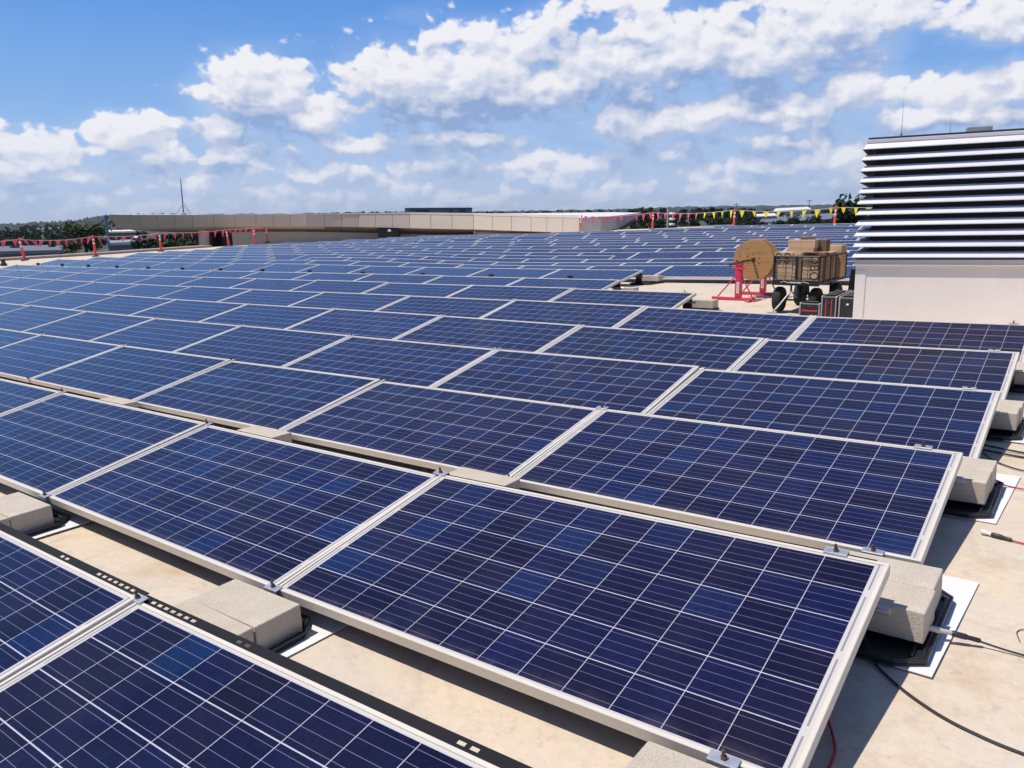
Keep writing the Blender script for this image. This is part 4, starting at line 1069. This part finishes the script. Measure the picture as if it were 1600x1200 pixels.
# wall behind
Wt = [at(px, py, d) - CO for px, py, d in [(362, 361, 52.6), (450, 361, 52.7), (560, 362, 53.6), (640, 364, 54.0), (742, 365, 53.4)]]
m = MB(); dn = Vector((0, 0, -6)); m.add(Wt + [v + dn for v in Wt], [(i, i + 1, 5 + i + 1, 5 + i) for i in range(4)]); m.build('wall', 'under_wall', cb)
Wt2 = [at(px, py, d) - CO for px, py, d in [(742, 358, 52.4), (830, 361, 50.4), (900, 364, 48.6)]]
m = MB(); m.add(Wt2 + [v + dn for v in Wt2], [(0, 1, 4, 3), (1, 2, 5, 4)]); m.build('wall', 'under_wall', cb)
e = at(742, 360, 52.3) - CO; m = MB(); m.bbox(e + Vector((0, 0, -2)), (.14, .14, 4.2), .01); m.build('wall_end_post', 'fascia_coping', cb)
g1, g2 = at(324, 361, 53.0) - CO, at(363, 361, 52.7) - CO
m = MB(); m.add([g1, g2, g2 + dn, g1 + dn], [(0, 1, 2, 3)]); m.build('dark_glazing', 'dark_glass', cb)
c_ = at(318, 364, 52.2) - CO; m = MB(); m.cyl(c_ + Vector((0, 0, .25)), c_ + dn, .34, 20); m.build('column', 'under_wall', cb, True)
m = MB(); a, b = at(590, 357.0, 52.0) - CO, at(622, 357.0, 52.1) - CO
nn = Vector((-.59, .78, 0)) * .9; dv = Vector((0, 0, -.60))
m.add([a, b, b + dv, a + dv, a + nn, b + nn, b + nn + dv, a + nn + dv], [(0, 1, 2, 3), (0, 4, 5, 1), (1, 5, 6, 2), (2, 6, 7, 3), (3, 7, 4, 0), (4, 7, 6, 5)])
vb = m.build('black_vent', 'vent_black', cb)
m = MB()
for k in range(7):
    q = a.lerp(b, (k + .5) / 7) - nn * .03; m.box(q + dv / 2, (.05, .02, .56), Matrix.Rotation(R(37), 3, 'Z'))
m.build('vent_slats', 'black_rail', vb)
m = MB(); m.bbox(a.lerp(b, .58) - nn * .06 + dv * .22, (.20, .05, .14), .01, Matrix.Rotation(R(37), 3, 'Z')); m.build('vent_lamp', 'label_white', vb)
# right end of the canopy: fascia turns and runs away to a thin tip
E_ = [(905, 341, 48), (940, 339.2, 50), (970, 336.8, 52.5), (1003, 333, 56)]; F_ = [(905, 364.5, 47.2), (938, 362, 49.2), (966, 357, 51.8), (1000, 337, 55.5)]
e1 = [at(*p) - CO for p in E_]; f1 = [at(*p) - CO for p in F_]
m = MB(); m.add(e1 + f1, [(i, i + 1, 4 + i + 1, 4 + i) for i in range(3)]); m.build('fascia_end', 'fascia_panel', cb)
K_ = [at(1003, 333, 56) - CO, at(960, 331.5, 66) - CO, at(800, 333.5, 64) - CO, at(740, 333.5, 64) - CO]
m = MB(); m.add([v + Vector((0, 0, .02)) for v in e1] + K_, [(0, 1, 2, 3, 4, 5, 6, 7)]); m.build('canopy_roof', 'fascia_coping', cb)
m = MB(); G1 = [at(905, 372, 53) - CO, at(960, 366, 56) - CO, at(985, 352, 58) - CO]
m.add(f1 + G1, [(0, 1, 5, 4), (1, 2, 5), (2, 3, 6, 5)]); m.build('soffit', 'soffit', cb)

# blunt left end of the canopy and its mast
m = MB(); a, b = T_[0], B_[0]; m.add([a, b, b + dep * .2, a + dep * .2], [(0, 1, 2, 3)]); m.build('fascia_end', 'fascia_panel', cb)
mp = at(287, 336, 54); am = thing('roof_mast', mp, 0, 'thin leaning aerial mast with tripod on the canopy roof', 'mast')
m = MB(); tp = at(282, 278, 54) - mp; m.tube([(0, 0, .15), tp.lerp(Vector((0, 0, .15)), .5), tp], [.055, .045, .025], 8); m.build('mast_tube', 'pole_blue', am, True)
m = MB()
for k in range(3):
    q = k * 2.094 + .4; m.tube([(0, 0, .75), (.55 * math.cos(q), .55 * math.sin(q), .0)], .022, 6)
m.tube([(.05, 0, .95), tuple(at(299, 334, 54) - mp)], .014, 5)
m.build('tripod', 'grey_metal', am, True)
m = MB(); m.lathe([(.20, -.02), (.20, .10), (.06, .16)], 12); m.build('mount', 'grey_metal', am)

# parapet kerb along the left roof edge
pk = MB(); P = [Vector((x, y, h(x, y))) for x, y in LEFT]
for i in range(len(P) - 1):
    a, b = P[i], P[i + 1]; d = (b - a).normalized(); nl = Vector((-d.y, d.x, 0)) * 1.0; z1 = Vector((0, 0, .12))
    pk.add([a, b, b + z1, a + z1, a + nl, b + nl, b + nl + z1, a + nl + z1], [(0, 1, 2, 3), (3, 2, 6, 7), (4, 5, 6, 7)])
tag(pk.build('roof_kerb', 'parapet'), 'low tan kerb along the left edge of the roof', 'kerb')
pp = at(95, 402, 41.5)
MBx = MB(); MBx.lathe([(.12, 0), (.12, .18), (.06, .20)], 10)
o = MBx.build('roof_drain', 'black_plastic'); o.location = (pp.x, pp.y, h(pp.x, pp.y) + .02); tag(o, 'small dark drain box on the tan kerb at the left', 'roof drain')
pp = at(6, 415, 33); o = MB().lathe([(.13, 0), (.13, .10), (.08, .12), (.08, .26), (.03, .28)], 10).build('roof_drain', 'black_plastic'); o.location = (pp.x, pp.y, h(pp.x, pp.y)); tag(o, 'small black roof fitting at the far left beside the panels', 'roof fitting')
# vent stack with striped hood right of the canopy, thin post further right
p = at(1050, 357, 50); t = thing('vent_stack', p, 0, 'black and white banded vent stack behind the pink pennants', 'vent')
MB().lathe([(.16, -.4), (.16, .95)], 12).build('stack', 'vent_black', t, True)
for z in (.18, .52, .86): MB().lathe([(.175, z), (.20, z + .05), (.20, z + .10), (.175, z + .15)], 12).build('white_band', 'label_white', t, True)
m = MB(); m.bbox((-.42, .2, .35), (.10, .10, 1.7), .01); m.build('side_post', 'grey_metal', t)
p = at(1244, 360, 40); t = thing('roof_pipe', p, 0, 'thin dark pipe standing among the far panels', 'pipe'); MB().cyl((0, 0, -.3), (0, 0, .28), .04, 8).build('pipe', 'vent_black', t)

# ------------------------------------------------------------------ buildings beyond
def shed(name, quad_px, d_near, d_far, z_drop, label, cat='warehouse', roofm='warehouse_roof', wallm='warehouse_wall', win=0):
    """quad_px: near-left, near-right eave pixels and far-right, far-left roof pixels"""
    nl, nr = at(*quad_px[0], d_near), at(*quad_px[1], d_near); fr, fl = at(*quad_px[2], d_far), at(*quad_px[3], d_far)
    t = thing(name, nl, 0, label, cat); O = nl.copy()
    m = MB(); V = [v - O for v in (nl, nr, fr, fl)]; th = Vector((0, 0, -.5)); m.add(V + [v + th for v in V], [(0, 1, 2, 3), (7, 6, 5, 4), (0, 4, 5, 1), (1, 5, 6, 2), (2, 6, 7, 3), (3, 7, 4, 0)]); m.build('roof', roofm, t)
    base = -13 - O.z; inn = [v.lerp(sum(V, Vector()) / 4, .01) + th for v in V]
    m = MB(); m.add(inn + [Vector((v.x, v.y, base)) for v in inn], [(0, 1, 5, 4), (1, 2, 6, 5), (2, 3, 7, 6), (3, 0, 4, 7)]); m.build('wall', wallm, t)
    for k in range(win):
        a = inn[0].lerp(inn[1], (k + .3) / win); b = inn[0].lerp(inn[1], (k + .7) / win); o = Vector((.59, -.78, 0)) * .15; z = Vector((0, 0, -1.2)); z2 = Vector((0, 0, -3.))
        m = MB(); m.add([a + o + z, b + o + z, b + o + z2, a + o + z2, a + z, b + z, b + z2, a + z2], [(0, 1, 2, 3), (0, 4, 5, 1), (1, 5, 6, 2), (2, 6, 7, 3), (3, 7, 4, 0)]); m.build('window', 'building_dark', t)
    return t
shed('warehouse', [(-60, 394), (96, 390.5), (100, 382), (-60, 386.5)], 120, 190, 6, 'low warehouse with a pale grey roof and ribbed wall at far left', win=0)
shed('warehouse', [(168, 379.5), (218, 377.5), (212, 374), (168, 375)], 140, 180, 6, 'small warehouse with a white roof edge behind the second orange post', roofm='grey_metal')
shed('warehouse', [(165, 362), (212, 361), (205, 359), (165, 359.5)], 260, 330, 8, 'distant white-roofed shed left of the canopy prow', roofm='under_wall')
shed('warehouse', [(205, 371), (216, 371), (216, 369), (205, 369)], 200, 230, 8, 'tiny white gable among the trees left of the dark gap', roofm='fascia_coping', wallm='fascia_coping')
shed('warehouse', [(1186, 348), (1318, 341), (1300, 333), (1192, 338)], 330, 520, 8, 'big warehouse with a pale blue roof behind the yellow pennants')
shed('warehouse', [(1172, 338.5), (1215, 336.5), (1210, 333), (1175, 334.5)], 420, 500, 8, 'smaller pale warehouse left of the big one', roofm='fascia_coping')
shed('warehouse', [(1208, 330), (1268, 326.5), (1262, 323), (1212, 325.5)], 700, 900, 8, 'distant tan-walled warehouse above the yellow pennants', wallm='warehouse_tan', roofm='fascia_coping')
shed('warehouse', [(1172, 354), (1216, 352), (1212, 348.5), (1176, 350)], 240, 280, 8, 'near grey warehouse behind the orange post', win=0)
shed('warehouse', [(1096, 358), (1150, 355), (1148, 350.5), (1094, 352.5)], 150, 190, 8, 'long grey roof left of the yellow pennants post')
shed('warehouse', [(1055, 357.5), (1098, 356.5), (1098, 353.5), (1058, 354.5)], 120, 150, 8, 'low roof strip right of the banded vent', wallm='parapet', roofm='parapet')
shed('office_block', [(632, 325.2), (738, 324.6), (733, 323.8), (640, 324.4)], 300, 325, 8, 'dark grey office block above the canopy roof', 'office block', 'building_dark', 'building_grey', 0)
t = [o for o in bpy.data.objects if o.name.startswith('office_block')][0]
nl = at(632, 325.2, 300); nr = at(738, 324.6, 300)
for a, b, mm in ((.02, .07, 'pole_blue'), (.17, .26, 'building_dark'), (.27, .36, 'building_dark'), (.66, .71, 'building_dark'), (.80, .90, 'building_dark')):
    p, q = nl.lerp(nr, a) - nl, nl.lerp(nr, b) - nl; o = Vector((.59, -.78, 0)) * .2; z1 = Vector((0, 0, -.6)); z2 = Vector((0, 0, -1.7))
    m = MB(); m.add([p + o + z1, q + o + z1, q + o + z2, p + o + z2, p + z1, q + z1, q + z2, p + z2], [(0, 1, 2, 3), (0, 4, 5, 1), (1, 5, 6, 2), (2, 6, 7, 3), (3, 7, 4, 0)]); m.build('window', mm, t)
# little houses on the left hill
hr = random.Random(9)
for i in range(11):
    px = 58 + i * 5.2 + hr.uniform(-1.5, 1.5); py = 356 - i * .18 + hr.uniform(-1.2, 1.5); d = 1150 + hr.uniform(-60, 60); p = at(px, py, d)
    t = thing('hillside_house', (p.x, p.y, p.z - 6), hr.uniform(0, 1.5), 'small pinkish house on the wooded hill at left, %s from the left' % ORD[i + 1], 'house', 'houses on the left hill')
    wd, dp, hg = hr.uniform(5, 7.5), hr.uniform(4, 6), hr.uniform(2.5, 3.5)
    m = MB(); m.box((0, 0, hg / 2), (wd, dp, hg)); m.build('wall', 'house_wall', t)
    m = MB(); m.add([(-wd / 2 - .3, -dp / 2 - .3, hg), (wd / 2 + .3, -dp / 2 - .3, hg), (wd / 2 + .3, dp / 2 + .3, hg), (-wd / 2 - .3, dp / 2 + .3, hg), (-wd / 2, 0, hg + 2), (wd / 2, 0, hg + 2)], [(0, 1, 5, 4), (2, 3, 4, 5), (0, 4, 3), (1, 2, 5), (0, 3, 2, 1)]); m.build('roof', 'house_roof', t)
p = at(168, 366, 75); t = thing('lamp_pole', p, 0, 'grey-blue pole with a square head at the canopy prow', 'pole')
m = MB(); m.cyl((0, 0, -3), (0, 0, 1.5), .12, 8); m.build('pole', 'pole_blue', t); m = MB(); m.bbox((0, 0, 1.6), (.5, .4, .35), .03); m.build('head', 'pole_blue', t)
for px, py0, py1, d, lab in ((1150, 318, 330, 900, 'distant power pole above the trees at centre right'), (1264, 312, 324, 1500, 'faint distant pylon on the horizon right')):
    p = at(px, py1, d); q = at(px, py0, d); t = thing('utility_pole', p, 0, lab, 'utility pole'); H_ = q.z - p.z
    m = MB(); m.cyl((0, 0, -3), (0, 0, H_), d * .0004, 6); m.build('pole', 'trunk_bark', t)
    m = MB(); m.tube([(-d * .003, 0, H_ * .85), (d * .003, 0, H_ * .85)], d * .0004, 5); m.build('crossarm', 'trunk_bark', t)

# ------------------------------------------------------------------ trees
def crown_mesh(name, mname, seed, n=900, wob=.32, leaf=.10, tall=1.0):
    rnd = random.Random(seed); m = MB(); lobes = []
    for k in range(11):
        a = rnd.uniform(0, 6.28); r = rnd.uniform(.1, .62); lobes.append((Vector((math.cos(a) * r, math.sin(a) * r, rnd.uniform(-.35, .62) * tall)), rnd.uniform(.26, .46)))
    for k in range(n):
        c, r = rnd.choice(lobes); d = Vector((rnd.gauss(0, 1), rnd.gauss(0, 1), rnd.gauss(0, 1))).normalized()
        p = c + d * r * (1 + rnd.uniform(-.4, .12))
        u = Vector((rnd.gauss(0, 1), rnd.gauss(0, 1), rnd.gauss(0, .6))).normalized(); v = u.cross(d).normalized() if abs(u.dot(d)) < .95 else u.orthogonal()
        s = leaf * rnd.uniform(.5, 1.25); u *= s; v *= s * rnd.uniform(.5, .9)
        m.add([p - u * .9, p - v, p + u, p + v], [(0, 1, 2, 3)])
    me = m.mesh(name, mname); return me
def trunk_mesh(sx, sz, low):
    m = MB(); rnd = random.Random(int(sx * 100))
    m.tube([(0, 0, low), (.01 * sx, 0, -.6 * sz), (.02 * sx, .02 * sx, -.1 * sz), (0, 0, .3 * sz)], [.07 * sx, .055 * sx, .035 * sx, .012 * sx], 8)
    for k in range(5):
        a = rnd.uniform(0, 6.28); m.tube([(0, 0, (-.4 + k * .1) * sz), (.2 * math.cos(a) * sx, .2 * math.sin(a) * sx, (-.15 + k * .1) * sz), (.36 * math.cos(a) * sx, .36 * math.sin(a) * sx, (.0 + k * .08) * sz)], [.024 * sx, .016 * sx, .006 * sx], 6)
    return m.mesh('trunk', 'trunk_bark', True)
CR = {'dark': [crown_mesh('crown', 'leaf_dark', s, 950) for s in (1, 2, 3, 4)], 'green': [crown_mesh('crown', 'leaf_green', s, 1100, leaf=.085) for s in (5, 6)], 'olive': [crown_mesh('crown', 'leaf_olive', s, 900) for s in (7,)]}
tr = random.Random(12)
def tree(px, py_top, wpx, hpx, d, kind, label, group=None):
    """crown top at (px, py_top), wpx wide and hpx high in photo pixels at distance d"""
    c = at(px, py_top + hpx / 2, d); sx = wpx / FPX * d / 2 / .85; sz = hpx / FPX * d / 2 / .85
    t = thing('tree', c, tr.uniform(0, 6.28), label, 'tree', group)
    o = obj('crown', tr.choice(CR[kind]), t); o.scale = (sx, sx, sz)
    obj('trunk', trunk_mesh(sx, sz, min(-13 - c.z, -sz)), t)
tree(132, 347, 74, 38, 170, 'green', 'broad mid-green tree rising above the second orange post at left')
tree(112, 376, 36, 24, 62, 'green', 'bushy light green tree crown just over the left kerb')
tree(142, 372, 34, 28, 64, 'dark', 'dark bushy tree between the light green one and the second orange post')
tree(6, 396, 26, 12, 60, 'olive', 'olive shrub top at the far left over the kerb')
tree(50, 402, 16, 6, 56, 'olive', 'small olive tuft just over the kerb by the leftmost post')
tree(265, 374, 40, 24, 80, 'olive', 'brownish tree seen under the canopy, left part of the gap')
tree(300, 376, 40, 22, 85, 'olive', 'olive tree seen under the canopy beside the column')
tree(232, 368, 40, 34, 95, 'dark', 'dark tree seen under the prow of the canopy')
tree(1332, 301, 56, 70, 120, 'dark', 'tall tree rising beside the louvred plant room')
tree(1360, 305, 60, 70, 125, 'dark', 'dark tree behind the left end of the louvre blades')
tree(1322, 328, 50, 40, 118, 'dark', 'dark lower tree under the tall one by the plant room')
for n, (px, py, w_, h_) in enumerate([(1270, 336, 30, 34), (1292, 342, 26, 26), (1238, 338, 24, 26), (1214, 344, 24, 20), (1308, 340, 26, 30), (1256, 346, 22, 20)]):
    tree(px, py, w_, h_, 200 + n * 6, 'dark', ['dark round tree in the middle before the big warehouse', 'dark tree between two others right of the warehouse middle', 'dark tree at the left third of the big warehouse roof', 'small dark tree at the left end of the big warehouse', 'dark tree just left of the tall tree by the plant room', 'low dark bush before the big warehouse'][n], 'trees before the big warehouse')
def wood(name, pts, d0, d1, n, rpx, kind, label, seed, hmul=1.0):
    """a belt of woodland that reads as one mass: hundreds of crowns in one mesh"""
    rnd = random.Random(seed); m = MB(); srcs = [([v.co.copy() for v in me.vertices], [tuple(p.vertices) for p in me.polygons]) for me in CR[kind]]
    for k in range(n):
        t = rnd.uniform(0, len(pts) - 1); i = min(int(t), len(pts) - 2); f = t - i
        px = pts[i][0] + (pts[i + 1][0] - pts[i][0]) * f; top = pts[i][1] + (pts[i + 1][1] - pts[i][1]) * f; bot = pts[i][2] + (pts[i + 1][2] - pts[i][2]) * f
        g = rnd.random() ** 1.3; d = d1 + (d0 - d1) * g; py = top + (bot - top) * g + rnd.uniform(-1.2, 2.0)
        s = rpx * rnd.uniform(.7, 1.35); sx = s / FPX * d; c = at(px, py + s * .8 * hmul, d)
        V, F = rnd.choice(srcs); step_ = 3; a = rnd.uniform(0, 6.28); ca, sa = math.cos(a), math.sin(a)
        sel = [F[q] for q in range(0, len(F), step_)]; vs = []; fs = []
        for fc in sel:
            o = len(vs)
            cc_ = sum((V[i2] for i2 in fc), Vector()) / 4
            for i2 in fc:
                v = cc_ + (V[i2] - cc_) * 1.9; vs.append(Vector((v.x * ca - v.y * sa, v.x * sa + v.y * ca, v.z * hmul)) * sx * 1.15 + c)
            fs.append((o, o + 1, o + 2, o + 3))
        m.add(vs, fs)
    o = m.build(name, 'leaf_' + kind); tag(o, label, 'woodland', kind='stuff'); return o
wood('woodland', [(-80, 360, 384), (0, 360, 386), (50, 358, 382), (100, 358, 380), (160, 355, 374), (215, 358, 374), (330, 360, 384)], 150, 700, 170, 7, 'dark', 'dark belt of trees behind the warehouse at far left', 21)
wood('woodland', [(-80, 354, 360), (30, 354, 360), (60, 351, 358), (110, 348, 356), (170, 343, 354), (240, 340, 352)], 900, 1500, 120, 2.6, 'dark', 'distant wooded slope at the left below the skyline', 22)
wood('woodland', [(205, 364, 392), (330, 364, 390)], 75, 130, 26, 11, 'dark', 'dark trees filling the gap under the canopy', 23)
wood('woodland', [(540, 331.5, 334), (650, 331, 334), (800, 330, 334), (1000, 327, 334)], 500, 1100, 150, 2.6, 'dark', 'thin line of distant trees along the canopy roof', 24)
wood('woodland', [(985, 327, 356), (1040, 322, 357), (1100, 325, 357), (1150, 324, 352), (1175, 328, 348)], 160, 420, 130, 7, 'dark', 'dark belt of trees behind the pink pennants at right', 25)
wood('woodland', [(1150, 326, 334), (1230, 329, 337), (1320, 326, 338), (1420, 324, 345)], 450, 1000, 110, 3.6, 'dark', 'far trees between the warehouses at right', 26)
wood('woodland', [(1150, 344, 356), (1230, 347, 358), (1330, 342, 360), (1400, 340, 362)], 110, 260, 60, 6, 'dark', 'near belt of dark trees at the far roof edge right', 27)

# ------------------------------------------------------------------ hazy air between here and the hills
hz = MB(); hz.box((0, 0, 120), (31000, 31000, 272))
hm = bpy.data.materials.new('haze_air'); hm.use_nodes = True; ht = hm.node_tree; ht.nodes.clear()
pv = ht.nodes.new('ShaderNodeVolumePrincipled'); pv.inputs['Density'].default_value = 3e-5; pv.inputs['Color'].default_value = (.85, .92, 1, 1); pv.inputs['Anisotropy'].default_value = .3
ho = ht.nodes.new('ShaderNodeOutputMaterial'); ht.links.new(pv.outputs[0], ho.inputs['Volume']); MATS['haze_air'] = hm
ho_ = hz.build('haze', 'haze_air'); tag(ho_, 'thin bluish haze over the distant hills', 'haze', kind='stuff')
